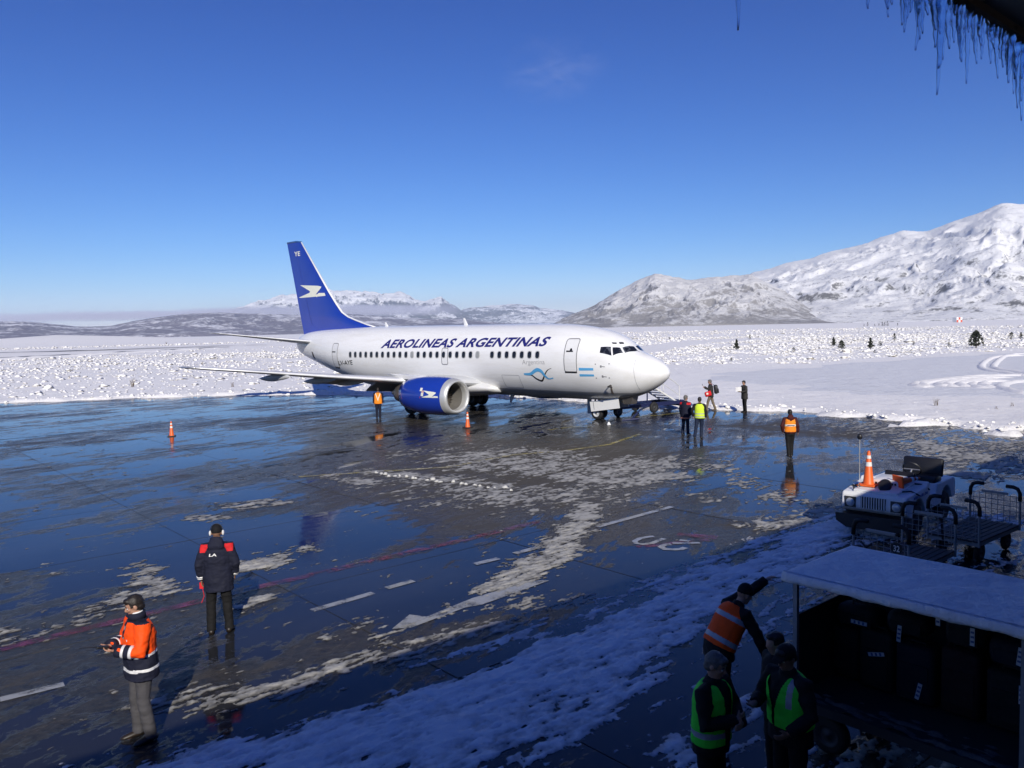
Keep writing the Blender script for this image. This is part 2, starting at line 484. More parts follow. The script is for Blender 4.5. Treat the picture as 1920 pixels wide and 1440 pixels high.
# ------------------------------------------------------------------ slush and old snow lying on the apron
def m_slush(name, lo, hi):
    n = NT(name); p = n.pos()
    a = n.noise(p, 2.6, 6, .72); c = n.noise(p, 19, 5, .72)
    thick = n.node('ShaderNodeMapRange'); thick.inputs[1].default_value = .001; thick.inputs[2].default_value = .019; n.ln(n.sep(p)[2], thick.inputs[0])
    f = n.math('ADD', n.math('MULTIPLY', thick.outputs[0], .75), n.math('MULTIPLY', n.math('SUBTRACT', a, .5), 1.7))
    n.set(col=n.mix(n.ramp(f, [(.0, 0), (.8, 1)]), lo, hi), rough=n.ramp(c, [(.3, .25), (.7, .75)]), spec=.3, ior=1.31)
    fr_ = n.noise(p, 9, 6, .8)
    n.set(alpha=n.ramp(n.math('ADD', n.math('MULTIPLY', thick.outputs[0], 1.1), n.math('MULTIPLY', n.math('SUBTRACT', fr_, .5), 2.4)), [(.02, 0), (.22, 1)]))
    n.bump(n.math('ADD', c, n.math('MULTIPLY', a, .5)), .9, .022)
    return n.m
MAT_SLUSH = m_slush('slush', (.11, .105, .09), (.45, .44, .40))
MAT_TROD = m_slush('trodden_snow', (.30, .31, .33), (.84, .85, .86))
STROKES = [  # photo points on the ground, half width in metres, strength
    (((1110, 948), (1085, 985), (1050, 1030), (985, 1075), (925, 1100)), .46, .88), (((1090, 925), (1170, 905), (1245, 895)), .7, .55),
    (((690, 884), (790, 895), (960, 912)), .5, .62), (((760, 888), (830, 897)), .3, .8), (((830, 905), (960, 930), (1090, 925)), 1.5, .60), (((700, 905), (850, 940), (1000, 950)), 1.2, .40), (((940, 868), (1100, 880), (1240, 870)), 1.9, .68), (((860, 858), (980, 846), (1060, 856)), 1.3, .66), (((1080, 895), (1180, 905), (1250, 893)), .9, .74), (((1000, 888), (1120, 900)), .5, .7), (((1090, 868), (1150, 896)), .25, .75), (((760, 850), (900, 838)), 1.6, .36),
    (((620, 893), (700, 905)), .5, .72), (((430, 950), (520, 942)), .5, .62), (((365, 970), (405, 972)), .35, .7),
    (((455, 1062), (500, 1058)), .35, 1.05), (((500, 1048), (570, 1030)), .25, .62), (((262, 1060), (285, 1075)), .28, .68), (((285, 1085), (315, 1100)), .35, .62),
    (((150, 1150), (230, 1125)), .25, .6), (((230, 1120), (320, 1105)), .3, .62), (((20, 1190), (150, 1170)), .5, .42), (((450, 1135), (500, 1120)), .2, .66),
    (((360, 1335), (450, 1310), (560, 1270)), .30, .70), (((520, 1290), (660, 1245), (800, 1205), (930, 1175)), .42, .62), (((300, 1310), (420, 1290)), .4, .55), (((640, 1190), (760, 1180)), .5, .42), (((850, 1150), (1010, 1130)), .3, .42), (((1000, 1140), (1090, 1120)), .3, .50),
    (((1340, 872), (1400, 905), (1480, 940)), .6, .55), (((1440, 985), (1500, 970), (1570, 955)), .5, .72), (((1300, 925), (1340, 935)), .5, .5),
    (((1640, 800), (1760, 820), (1900, 835)), 2.6, .55), (((1740, 835), (1830, 862), (1930, 880)), 1.5, .72), (((1770, 885), (1830, 893)), .6, .8), (((1500, 800), (1640, 815)), 1.4, .34),
]
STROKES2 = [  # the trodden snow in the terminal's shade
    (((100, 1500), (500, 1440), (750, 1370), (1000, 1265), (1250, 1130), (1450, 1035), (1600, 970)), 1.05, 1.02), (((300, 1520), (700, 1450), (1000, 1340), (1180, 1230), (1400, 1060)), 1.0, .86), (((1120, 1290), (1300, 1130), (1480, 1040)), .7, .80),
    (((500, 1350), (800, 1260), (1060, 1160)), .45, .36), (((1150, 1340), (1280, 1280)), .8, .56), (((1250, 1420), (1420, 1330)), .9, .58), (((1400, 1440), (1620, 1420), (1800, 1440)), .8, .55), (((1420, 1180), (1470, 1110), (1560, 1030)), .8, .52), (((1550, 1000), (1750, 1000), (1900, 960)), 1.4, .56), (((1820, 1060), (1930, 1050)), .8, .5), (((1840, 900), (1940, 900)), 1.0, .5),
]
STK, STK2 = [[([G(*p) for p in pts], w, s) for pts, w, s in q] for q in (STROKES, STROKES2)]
BARE = [([G(*p) for p in pts], w, s) for pts, w, s in (
    (((200, 1440), (450, 1365), (700, 1305), (900, 1240), (1100, 1165), (1300, 1085), (1450, 1020)), .30, .38),
    (((1080, 1440), (1220, 1330), (1330, 1220), (1400, 1120)), .30, .34), (((850, 960), (1020, 1000)), .2, .5))]
def seg_d(x, y, pts):
    d = np.full(x.shape, 1e9)
    for a, b in zip(pts[:-1], pts[1:]):
        ex, ey = b.x - a.x, b.y - a.y
        t = np.clip(((x - a.x) * ex + (y - a.y) * ey) / (ex * ex + ey * ey), 0, 1)
        d = np.minimum(d, np.hypot(x - a.x - t * ex, y - a.y - t * ey))
    return d
def slush_h(x, y, STK, fr):
    u, n_ = x * FX + y * FY, x * NX + y * NY
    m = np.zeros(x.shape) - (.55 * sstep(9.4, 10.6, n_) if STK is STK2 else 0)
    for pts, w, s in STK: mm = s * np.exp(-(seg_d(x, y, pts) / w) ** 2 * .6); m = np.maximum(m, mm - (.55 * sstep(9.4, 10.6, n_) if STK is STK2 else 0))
    for pts, w, s in BARE: m = m - s * np.exp(-(seg_d(x, y, pts) / w) ** 2)
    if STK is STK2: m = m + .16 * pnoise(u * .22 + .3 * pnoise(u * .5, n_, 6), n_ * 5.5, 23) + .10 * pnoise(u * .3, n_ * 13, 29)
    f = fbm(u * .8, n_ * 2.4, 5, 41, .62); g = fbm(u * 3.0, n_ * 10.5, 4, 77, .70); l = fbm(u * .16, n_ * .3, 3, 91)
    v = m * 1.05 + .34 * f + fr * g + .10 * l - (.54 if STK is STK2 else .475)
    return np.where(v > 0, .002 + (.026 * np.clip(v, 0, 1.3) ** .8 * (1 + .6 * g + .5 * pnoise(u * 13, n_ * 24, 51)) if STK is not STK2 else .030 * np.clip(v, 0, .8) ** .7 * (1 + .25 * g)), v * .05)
def slush_sheet(u0, u1, n0, n1, st_, cond, stk, fr):
    U, N_ = np.meshgrid(np.arange(u0, u1, st_), np.arange(n0, n1, st_))
    x, y = U * FX + N_ * NX, U * FY + N_ * NY
    ok = (y > 3) & (np.abs(np.arctan2(x, y)) < R(37)) & cond(x, y) & (poly_sd(x, y, APRON) > -1.5)
    h = np.full(x.shape, -.05); h[ok] = slush_h(x[ok], y[ok], stk, fr)
    k = (np.maximum(np.maximum(h[:-1, :-1], h[1:, :-1]), np.maximum(h[:-1, 1:], h[1:, 1:])) > .0005)
    return x, y, h, k
for u0, u1, n0, n1, st_, cond in ((-16, 24, 6, 26, .042, lambda x, y: np.hypot(x, y) < 20), (-30, 45, 5, 60, .085, lambda x, y: np.hypot(x, y) >= 19.9)):
    x, y, h, k = slush_sheet(u0, u1, n0, n1, st_, cond, STK, .36)
    tag(grid_mesh('slush', x, y, h, MAT_SLUSH, True, k), 'grey half melted slush lying in patches on the wet apron', 'slush', kind='stuff')
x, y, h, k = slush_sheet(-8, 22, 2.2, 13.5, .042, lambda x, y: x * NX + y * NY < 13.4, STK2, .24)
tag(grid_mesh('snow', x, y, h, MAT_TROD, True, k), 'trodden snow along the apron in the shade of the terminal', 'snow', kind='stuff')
# clods pressed out by a tyre tread
tq = [G(lerp_, yy) for lerp_, yy in [(705 + i * 9.5, 887 + i * 1.25) for i in range(14)]] + [G(850 + i * 14, 905 + i * 1.6) for i in range(9)]
tx0 = np.array([p.x for p in tq]) + rng.normal(0, .05, len(tq)); ty0 = np.array([p.y for p in tq]) + rng.normal(0, .1, len(tq))
# ------------------------------------------------------------------ snow covered tussocks and low scrub on the plain
def m_tussock(name):
    n = NT(name); g = n.node('ShaderNodeNewGeometry'); p = g.outputs['Position']
    z = n.sep(g.outputs['Normal'])[2]
    a = n.noise(p, 2.6, 5, .7)
    f = n.math('ADD', z, n.math('MULTIPLY', n.math('SUBTRACT', a, .5), 1.5))
    f = n.ramp(f, [(.12, 0), (.42, 1)])
    tw = n.mix(n.ramp(n.noise(p, .8, 4), [(.35, 0), (.62, 1)]), (.10, .09, .07), (.46, .42, .36))
    n.set(col=n.mix(f, tw, (.88, .87, .86)), rough=.8, spec=.2)
    return n.m
MAT_TUSS = m_tussock('snow_on_scrub')
def lumps(name, cx, cy, cz, r, hgt, mat, seg=5):
    n = len(cx); a = np.arange(seg) * 2 * np.pi / seg
    rings = ((0.95, 0.0), (1.0, .38), (.62, .86))
    V = np.zeros((n, seg * 3 + 1, 3))
    for k, (rr, hh) in enumerate(rings):
        jit = 1 + rng.uniform(-.32, .32, (n, seg))
        V[:, k * seg:(k + 1) * seg, 0] = cx[:, None] + np.cos(a + k * .5) * r[:, None] * rr * jit
        V[:, k * seg:(k + 1) * seg, 1] = cy[:, None] + np.sin(a + k * .5) * r[:, None] * rr * jit
        V[:, k * seg:(k + 1) * seg, 2] = (cz - .06)[:, None] + hgt[:, None] * hh * (1 + rng.uniform(-.25, .25, (n, seg)))
    V[:, -1, 0] = cx + rng.normal(0, .15, n) * r; V[:, -1, 1] = cy + rng.normal(0, .15, n) * r; V[:, -1, 2] = cz - .06 + hgt * 1.05
    T = []
    for k in range(2):
        for j in range(seg):
            j2 = (j + 1) % seg; p, q = k * seg, (k + 1) * seg
            T += [(p + j, p + j2, q + j2), (p + j, q + j2, q + j)]
    for j in range(seg): T.append((2 * seg + j, 2 * seg + (j + 1) % seg, 3 * seg))
    T = np.array(T)[None] + (np.arange(n) * (seg * 3 + 1))[:, None, None]
    return tri_mesh(name, V.reshape(-1, 3), T.reshape(-1, 3), mat, True)
tag(lumps('snow', tx0, ty0, np.full(len(tq), .04), rng.uniform(.06, .12, len(tq)), rng.uniform(.05, .10, len(tq)), m_snow('clod_snow', (.55, .55, .53))), 'row of snow clods pressed out by a tyre on the apron', 'snow', kind='stuff')
def scatter(n, r0, r1, az0, az1, power=1.0):
    r = r0 + (r1 - r0) * rng.random(n) ** power
    az = np.radians(az0 + (az1 - az0) * rng.random(n))
    return r * np.sin(az), r * np.cos(az)
tx_, ty_ = [], []
for n, r0, r1, a0, a1, pw in ((27000, 62, 220, -36, 36, 1.0), (22000, 130, 640, -38, 38, 1.15), (18000, 80, 320, 3, 36, 1.0), (3000, 46, 75, 4, 38, 1.0)):
    x, y = scatter(n, r0, r1, a0, a1, pw); tx_.append(x); ty_.append(y)
tx_, ty_ = np.concatenate(tx_), np.concatenate(ty_)
dens = fbm(tx_ * .045, ty_ * .045, 3, 12) + .35 * fbm(tx_ * .3, ty_ * .3, 2, 8)
sdist = poly_sd(tx_, ty_, APRON)
RUNWAY = [tuple(G(*p)[:2]) for p in ((-400, 704), (0, 676), (300, 659), (560, 648), (560, 639), (0, 656), (-400, 668))]
keep = (sdist < -4.0) & (poly_sd(tx_, ty_, TAXI) < -1.5) & (poly_sd(tx_, ty_, TRACK) < -1) & (dens > -.62) & (poly_sd(tx_, ty_, RUNWAY) < 0)
near_edge = (tx_ > 8) & (np.hypot(tx_, ty_) < 85)
keep &= ~(near_edge & (rng.random(len(tx_)) < .55))
tx_, ty_ = tx_[keep], ty_[keep]
tr_ = np.exp(rng.normal(-2.1, .50, len(tx_))) * (.6 + np.hypot(tx_, ty_) / 230); th_ = tr_ * rng.uniform(.3, .75, len(tx_))
small = (tx_ > 8) & (np.hypot(tx_, ty_) < 100); tr_[small] *= .45; th_[small] *= .4
tag(lumps('scrub', tx_, ty_, ground_z(tx_, ty_), tr_, th_, MAT_TUSS), 'snow covered tussocks and low scrub across the plain', 'scrub', kind='stuff')
# broken chunks of ploughed snow along the apron edge
ex, ey = [], []
for i in range(1, 12):
    a, b = Vector((*APRON[i], 0)), Vector((*APRON[i + 1], 0)) if i < 11 else Vector((*APRON[i], 0))
    L_ = (b - a).length
    for k in range(int(L_ * 13)):
        t = rng.random(); q = a.lerp(b, t)
        nrm = Vector((-(b - a).y, (b - a).x, 0)).normalized() if L_ > 0 else Vector((0, 1, 0))
        off = abs(rng.normal(0, 1.1)) + .5
        ex.append(q.x + nrm.x * off); ey.append(q.y + nrm.y * off)
ex, ey = np.array(ex), np.array(ey)
k = poly_sd(ex, ey, APRON) < -.35; ex, ey = ex[k], ey[k]
er = np.exp(rng.normal(-2.75, .5, len(ex)))
tag(lumps('snow', ex, ey, ground_z(ex, ey) + .03, er, er * rng.uniform(.5, 1.1, len(ex)), MAT_SNOW), 'broken lumps of ploughed snow along the apron edge', 'snow', kind='stuff')

# taxiway: packed snow with the curved ridges a plough left
X_, Y_ = np.meshgrid(np.arange(8, 150, .7), np.arange(44, 190, .7))
SDT = poly_sd(X_, Y_, TAXI)
kq = (SDT[:-1, :-1] > -.5)
tm = grid_mesh('taxiway', X_, Y_, ground_z(X_, Y_) - .12 + .15 * sstep(-.2, 3.0, SDT - 1.2 + 2.6 * fbm(X_ * .12, Y_ * .2, 4, 4)), MAT_PACKED, True, kq)
tag(tm, kind='structure')
def ridge(name_, pts, w, h, mat):
    """a low rounded bank of snow along a curve"""
    P_ = [Vector((p[0], p[1], 0)) for p in pts]
    C = []
    for i in range(len(P_) - 1):                               # smooth the curve
        p0, p1, p2, p3 = P_[max(i - 1, 0)], P_[i], P_[i + 1], P_[min(i + 2, len(P_) - 1)]
        for t in np.linspace(0, 1, 9)[:-1]:
            C.append(.5 * ((2 * p1) + (p2 - p0) * t + (2 * p0 - 5 * p1 + 4 * p2 - p3) * t * t + (3 * p1 - p0 - 3 * p2 + p3) * t ** 3))
    C.append(P_[-1])
    prof = ((-1, -.06), (-.55, .5), (0, 1), (.45, .55), (1, -.06)); rr = []
    zz = ground_z(np.array([c.x for c in C]), np.array([c.y for c in C]))
    m = MB(); vs, fs = [], []
    for i, c in enumerate(C):
        t = (C[min(i + 1, len(C) - 1)] - C[max(i - 1, 0)]).normalized(); nn = Vector((-t.y, t.x, 0))
        e = min(1, i / 3, (len(C) - 1 - i) / 3)
        for a, b in prof:
            q = c + nn * a * w * (1 + .2 * mnoise.noise(c * .6))
            vs.append((q.x, q.y, zz[i] + .035 + (b * h * e * (1 + .4 * mnoise.noise(c * .9 + Vector((a, 0, 0)))) if b > 0 else -.04)))
        if i:
            for j in range(4): fs.append((5 * i - 5 + j, 5 * i - 4 + j, 5 * i + 1 + j, 5 * i + j))
    m.add(vs, fs)
    return m.build(name_, mat, None, True)
RG = [((1925, 668), (1870, 671), (1851, 677), (1840, 688), (1850, 696), (1890, 702), (1930, 708)), ((1925, 664), (1890, 668), (1875, 675), (1863, 688), (1872, 694), (1910, 700), (1935, 704)),
      ((1930, 706), (1850, 708), (1780, 713), (1735, 719), (1716, 723), (1722, 727), (1745, 729)), ((1900, 710), (1800, 713), (1745, 719), (1730, 723), (1742, 728)), ((1860, 713), (1800, 716), (1768, 720), (1762, 724), (1778, 727)),
      ((1880, 714), (1820, 717), (1785, 720), (1774, 723), (1790, 728)), ((1890, 716), (1840, 719), (1806, 721), (1800, 724), (1815, 728)), ((1830, 721), (1822, 725), (1850, 731)), ((1850, 719), (1842, 724), (1862, 730)), ((1930, 716), (1885, 722), (1878, 729), (1905, 737), (1935, 741))]
for i, r_ in enumerate(RG):
    tag(ridge('snow_ridge', [G(*p) for p in r_], .55 if i > 1 else .45, .17, MAT_SNOW), kind='structure')
# runway seen edge on at the left: two bare strips of asphalt
M_ASPH = plain('dark_asphalt', (.06, .06, .065), .6, scale=.3)
def long_strip(pts0, pts1, mat, name_):
    m = MB(); vs = []; fs = []
    for i, (a, b) in enumerate(zip(pts0, pts1)):
        for p in (a, b): vs.append((p.x, p.y, float(ground_z(np.array([p.x]), np.array([p.y]))[0]) + .22))
        if i: fs.append((2 * i - 2, 2 * i - 1, 2 * i + 1, 2 * i))
    m.add(vs, fs); return tag(m.build(name_, mat), kind='structure')
def interp(a, b, n=24): return [a.lerp(b, i / n) for i in range(n + 1)]
long_strip(interp(G(-300, 689.5), G(430, 651.5)), interp(G(-300, 687.0), G(430, 650.9)), M_ASPH, 'runway')
long_strip(interp(G(-300, 673), G(500, 646.8)), interp(G(-300, 671.8), G(500, 646.2)), M_ASPH, 'runway')
for k_, (a, b) in enumerate(((( -300, 691), (420, 653.5)),)):
    tag(ridge('snow_bank', interp(G(*a), G(*b), 10), 1.6, .45, MAT_SNOW), kind='structure')

# ------------------------------------------------------------------ mountains
def m_mountain(name, snow, rock, lo, hi, bias, sc, slope=1.0):
    n = NT(name); g = n.node('ShaderNodeNewGeometry'); p = g.outputs['Position']
    z = n.sep(g.outputs['Normal'])[2]; alt = n.sep(p)[2]
    a = n.noise(p, sc, 8, .68); b = n.noise(p, sc * .22, 5, .6); c = n.noise(p, sc * 5, 5, .7)
    f = n.math('ADD', n.math('MULTIPLY', n.math('SUBTRACT', a, .5), 1.5), n.math('MULTIPLY', n.math('SUBTRACT', b, .5), 1.1))
    f = n.math('ADD', f, n.math('MULTIPLY', n.math('SUBTRACT', c, .5), .7))
    mr = n.node('ShaderNodeMapRange'); mr.inputs[1].default_value = lo; mr.inputs[2].default_value = hi; mr.inputs[3].default_value = -.42; mr.inputs[4].default_value = .42; n.ln(alt, mr.inputs[0])
    f = n.math('ADD', f, mr.outputs[0])
    f = n.math('ADD', f, n.math('MULTIPLY', n.math('SUBTRACT', z, .80), slope))
    f = n.ramp(n.math('ADD', f, bias), [(.40, 0), (.62, 1)])
    sp2 = n.noise(p, sc * 2.6, 8, .74)
    sk = n.math('MULTIPLY', n.ramp(sp2, [(.56, 0), (.61, 1)]), n.ramp(b, [(.46, 0), (.56, 1)]))
    f = n.math('MULTIPLY', f, n.math('SUBTRACT', 1.0, n.math('MULTIPLY', sk, .75)))
    rk = n.mix(c, tuple(q * .7 for q in rock), tuple(min(1, q * 1.35) for q in rock))
    n.set(col=n.mix(f, rk, snow), rough=.85, spec=.15)
    n.bump(n.math('ADD', c, n.math('MULTIPLY', a, 2.0)), .55, .16 / sc)
    return n.m
def mountain(name, prof, rc, rf, rb, mat, naz=420, nr=70, gully=.35, gsc=1.0, seed=1, jag=.02, shape=1.15):
    """a range: crest heights along the horizon, falling to its foot in front and to rb behind"""
    az, el = [], []
    for px, py in prof:
        d = ray(px, py); az.append(atan2(d.x, d.y)); el.append(d.z / hypot(d.x, d.y))
    A = np.linspace(az[0], az[-1], naz)
    Hc = CAM_Z + np.interp(A, az, el) * rc
    k = np.ones(7) / 7; Hs = np.convolve(np.pad(Hc, 3, 'edge'), k, 'valid')
    r = np.concatenate([np.linspace(rf, rc, nr), np.linspace(rc, rb, 12)[1:]])
    AA, RR = np.meshgrid(A, r)
    t = (RR - rf) / (rc - rf)
    wob = 1 + .16 * pnoise(AA * 9, RR * 0 + 3.3, seed + 5)
    tt = np.clip(t, 0, 1.0) ** (1 / wob)
    X, Y = RR * np.sin(AA), RR * np.cos(AA)
    L = rc * .13 * gsc
    wx, wy = fbm(X / L * .8, Y / L * .8, 3, seed + 60) * .5, fbm(X / L * .8 + 9, Y / L * .8, 3, seed + 61) * .5
    rd = ridged(X / L + wx, Y / (L * 1.9) + wy, 5, seed) - .55
    body = tt ** shape
    h = Hs[None, :] * (body + gully * rd * (tt * (1.04 - tt)) * 2.6)
    back = np.clip((RR - rc) / (rb - rc), 0, 1)
    h = np.where(RR > rc, Hs[None, :] * (1 - back) ** 1.5 + Hs[None, :] * gully * rd * back * (1 - back), h)
    h = h + Hs.max() * jag * fbm(X / L * 3, Y / L * 3, 5, seed + 9, .6) * np.clip(tt * 2, 0, 1)
    h = np.where(t <= 0.001, -12, h)
    h[-1, :] = -20
    return tag(grid_mesh(name, X, Y, h, mat), kind='structure')
M_RIGHT = m_mountain('snowy_slope', (.80, .80, .80), (.16, .155, .15), 0, 1000, .80, .0095, 1.6)
M_FRONT = m_mountain('thin_snow_slope', (.60, .595, .595), (.27, .26, .255), 0, 420, .60, .013, 1.2)
M_LEFT = m_mountain('dark_scrub_slope', (.72, .72, .76), (.20, .19, .235), -100, 1000, .44, .0042, 1.2)
M_FAR = m_mountain('far_snow_slope', (.84, .84, .85), (.12, .12, .13), 500, 1900, .72, .0022, 1.0)
mountain('mountain', [(1270, 606), (1340, 560), (1410, 512), (1450, 503), (1480, 492), (1520, 484), (1560, 470), (1600, 462), (1640, 450), (1690, 432), (1715, 434), (1740, 433), (1800, 410), (1850, 391), (1870, 381), (1885, 378), (1905, 380), (1960, 386), (2060, 398), (2200, 425), (2400, 500), (2700, 595)], 9000, 4700, 13500, M_RIGHT, 640, 130, .26, .62, 21, .006, 1.15)
mountain('mountain', [(1030, 612), (1045, 603), (1075, 588), (1110, 575), (1160, 545), (1200, 522), (1230, 512), (1262, 519), (1295, 525), (1340, 518), (1380, 516), (1410, 514), (1440, 530), (1475, 548), (1510, 574), (1545, 598), (1570, 606)], 5600, 4300, 7600, M_FRONT, 460, 100, .34, .42, 5, .014, .95)
mountain('mountain', [(-500, 600), (-300, 606), (-100, 600), (0, 603), (40, 602), (95, 607), (150, 613), (205, 612), (255, 601), (300, 594), (345, 588), (400, 586), (480, 588), (560, 590), (640, 588), (720, 593), (800, 598), (870, 598), (940, 606), (1000, 608), (1090, 612)], 12000, 7500, 17000, M_LEFT, 440, 70, .30, .30, 8, .02, .75)
mountain('mountain', [(380, 600), (440, 578), (480, 567), (513, 557), (550, 552), (585, 548), (613, 542), (630, 545), (660, 545), (693, 545), (713, 549), (730, 550), (748, 547), (767, 552), (790, 563), (813, 558), (825, 556), (850, 572), (880, 592), (900, 612)], 26000, 20000, 34000, M_FAR, 420, 60, .4, .35, 3, .035, .9)
mountain('mountain', [(800, 612), (850, 586), (877, 578), (900, 575), (923, 572), (960, 570), (1000, 572), (1010, 577), (1035, 579), (1057, 583), (1090, 590), (1150, 606)], 31000, 25000, 39000, M_FAR, 300, 50, .35, .35, 13, .02, .9)
# ------------------------------------------------------------------ airliner
M_WHITE = plain('aircraft_white', (.80, .80, .79), .28, scale=.8, var=.05, coat=.4)
M_BELLY = plain('belly_grey', (.42, .43, .44), .4, scale=.8, var=.08)
M_BLUE = plain('aircraft_blue', (.012, .045, .36), .22, scale=.7, var=.08, coat=.5)
M_BARE = plain('bare_metal', (.62, .62, .61), .38, .75, scale=1.2, var=.1)
M_LIP = plain('inlet_metal', (.70, .70, .68), .42, .55, scale=1.5, var=.08)
M_WING = plain('wing_grey', (.50, .51, .52), .38, scale=.7, var=.08)
M_DARKM = plain('dark_metal', (.06, .06, .062), .5, .4, scale=2)
M_NOZ = plain('nozzle_metal', (.20, .18, .16), .45, .7, scale=1.5)
M_GLASS = plain('dark_window_glass', (.012, .014, .018), .06, var=.1, spec=.6)
M_SHADE = plain('window_blind', (.33, .34, .34), .5)
M_LINE = plain('door_outline', (.22, .22, .23), .6)
M_BLACK = plain('black_paint', (.015, .015, .017), .45)
M_RUB = plain('tyre_rubber', (.018, .018, .019), .75, scale=8)
M_HUB = plain('wheel_hub', (.72, .72, .70), .4, .2)
M_INK = plain('lettering_blue', (.020, .022, .17), .4, var=.06)
M_LOGO = plain('logo_white', (.80, .80, .68), .4, var=.04)
M_SKYB = plain('flag_blue', (.10, .40, .72), .4, var=.04)
M_GREY = plain('thin_grey_lettering', (.34, .34, .35), .5)
M_RED = plain('red_paint', (.50, .05, .04), .4)

FS = np.array([(0, 2.54, 2.54, 0.0, 2.54), (.06, 2.74, 2.36, .22, 2.54), (.25, 2.97, 2.14, .46, 2.55), (.6, 3.20, 1.88, .72, 2.57), (1.1, 3.42, 1.60, 1.00, 2.62), (1.65, 3.62, 1.38, 1.24, 2.70),
    (1.95, 3.86, 1.29, 1.36, 2.76), (2.3, 4.16, 1.22, 1.47, 2.83), (2.8, 4.44, 1.15, 1.60, 2.92), (3.5, 4.68, 1.09, 1.72, 3.02), (4.5, 4.88, 1.06, 1.82, 3.12), (6, 5.02, 1.05, 1.88, 3.18), (7.5, 5.06, 1.05, 1.88, 3.18),
    (18.5, 5.06, 1.05, 1.88, 3.18), (20, 5.06, 1.08, 1.88, 3.18), (21.5, 5.04, 1.20, 1.85, 3.20), (23, 5.0, 1.45, 1.76, 3.28), (24.5, 4.95, 1.80, 1.58, 3.42), (26, 4.90, 2.18, 1.32, 3.60), (27.5, 4.82, 2.60, 1.0, 3.78), (28.8, 4.66, 2.98, .66, 3.88), (29.6, 4.40, 3.30, .36, 3.88), (29.95, 4.12, 3.60, .16, 3.86)], float)
def pchip(X, Y, x):
    h = np.diff(X); d = np.diff(Y) / h; m = np.zeros_like(Y)
    w1 = 2 * h[1:] + h[:-1]; w2 = h[1:] + 2 * h[:-1]
    ok = d[1:] * d[:-1] > 0
    m[1:-1][ok] = ((w1 + w2)[ok]) / ((w1[ok] / d[:-1][ok]) + (w2[ok] / d[1:][ok]))
    m[0] = d[0]; m[-1] = d[-1]
    x = np.clip(x, X[0], X[-1]); i = np.clip(np.searchsorted(X, x, side='right') - 1, 0, len(X) - 2)
    t = (x - X[i]) / h[i]; t2 = t * t; t3 = t2 * t
    return (2 * t3 - 3 * t2 + 1) * Y[i] + (t3 - 2 * t2 + t) * h[i] * m[i] + (-2 * t3 + 3 * t2) * Y[i + 1] + (t3 - t2) * h[i] * m[i + 1]
def st(x):
    x = np.asarray(x, float); return [pchip(FS[:, 0], FS[:, k], x) for k in (1, 2, 3, 4)]
def L(xa, ys, z): return (12 - xa, -ys, z)
def fus_pt(x, th, off=0.0):
    """fuselage surface at station x, angle th in degrees (0 = starboard side, 90 = crown), lifted by off"""
    zt, zb, w, zc = [float(q) for q in st(x)]
    a = R(th); hh = (zt - zc) if sin(a) > 0 else (zc - zb)
    y, z = w * cos(a), zc + hh * sin(a)
    nn = Vector((cos(a) / max(w, .05), sin(a) / max(hh, .05))).normalized()
    return L(x, y + nn.x * off, z + nn.y * off)
def side_pt(x, z, off=0.008):
    zt, zb, w, zc = [float(q) for q in st(x)]
    hh = (zt - zc) if z > zc else (zc - zb)
    s_ = max(-.995, min(.995, (z - zc) / hh)); y = w * sqrt(1 - s_ * s_)
    nn = Vector((sqrt(1 - s_ * s_) / w, s_ / hh)).normalized()
    return L(x, y + nn.x * off, z + nn.y * off)

AX, AY, YAW = 7.69, 39.6, R(-39.75)
plane = empty('jet_airliner', (AX - 12 * cos(YAW), AY - 12 * sin(YAW), .0), YAW, 'white twin engine jet airliner with a deep blue tail fin parked on the wet apron', 'airliner')
plane.rotation_euler = (.010, .006, YAW)
def gz(xa, ys): return -((xa - 12) * .006 - ys * .010)        # ground level in the airliner's own frame

m = MB()
xs = np.concatenate([np.array([.004, .03, .08, .15, .25, .4, .6, .85]), np.arange(1.1, 6.0, .22), np.arange(6, 19, 1.0), np.arange(19, 29.4, .5), np.array([29.5, 29.7, 29.85, 29.93, 29.95])])
NTH = 72
rr = [[fus_pt(x, 360 * j / NTH) for j in range(NTH)] for x in xs]
m.rings(rr)
nf = NT('fuselage_paint')
cz = nf.sep(nf.coord())[2]
nf.set(col=nf.mix(nf.ramp(nf.math('ADD', cz, nf.math('MULTIPLY', nf.sep(nf.coord())[0], .0)), [(0, 1), (1, 1)]), (.8, .8, .79), (.8, .8, .79)))
gr = nf.math('GREATER_THAN', cz, 1.56)
stn = nf.noise(nf.map(nf.coord(), scale=(.35, 2, 2)), 1.4, 5, .6)
wht = nf.mix(nf.ramp(stn, [(.45, 0), (.8, 1)]), (.86, .86, .85), (.76, .75, .72))
nf.set(col=nf.mix(gr, (.40, .405, .41), wht), rough=nf.ramp(stn, [(.3, .22), (.7, .34)]), coat=.3)
fuselage = m.build('fuselage', nf.m, plane, True)

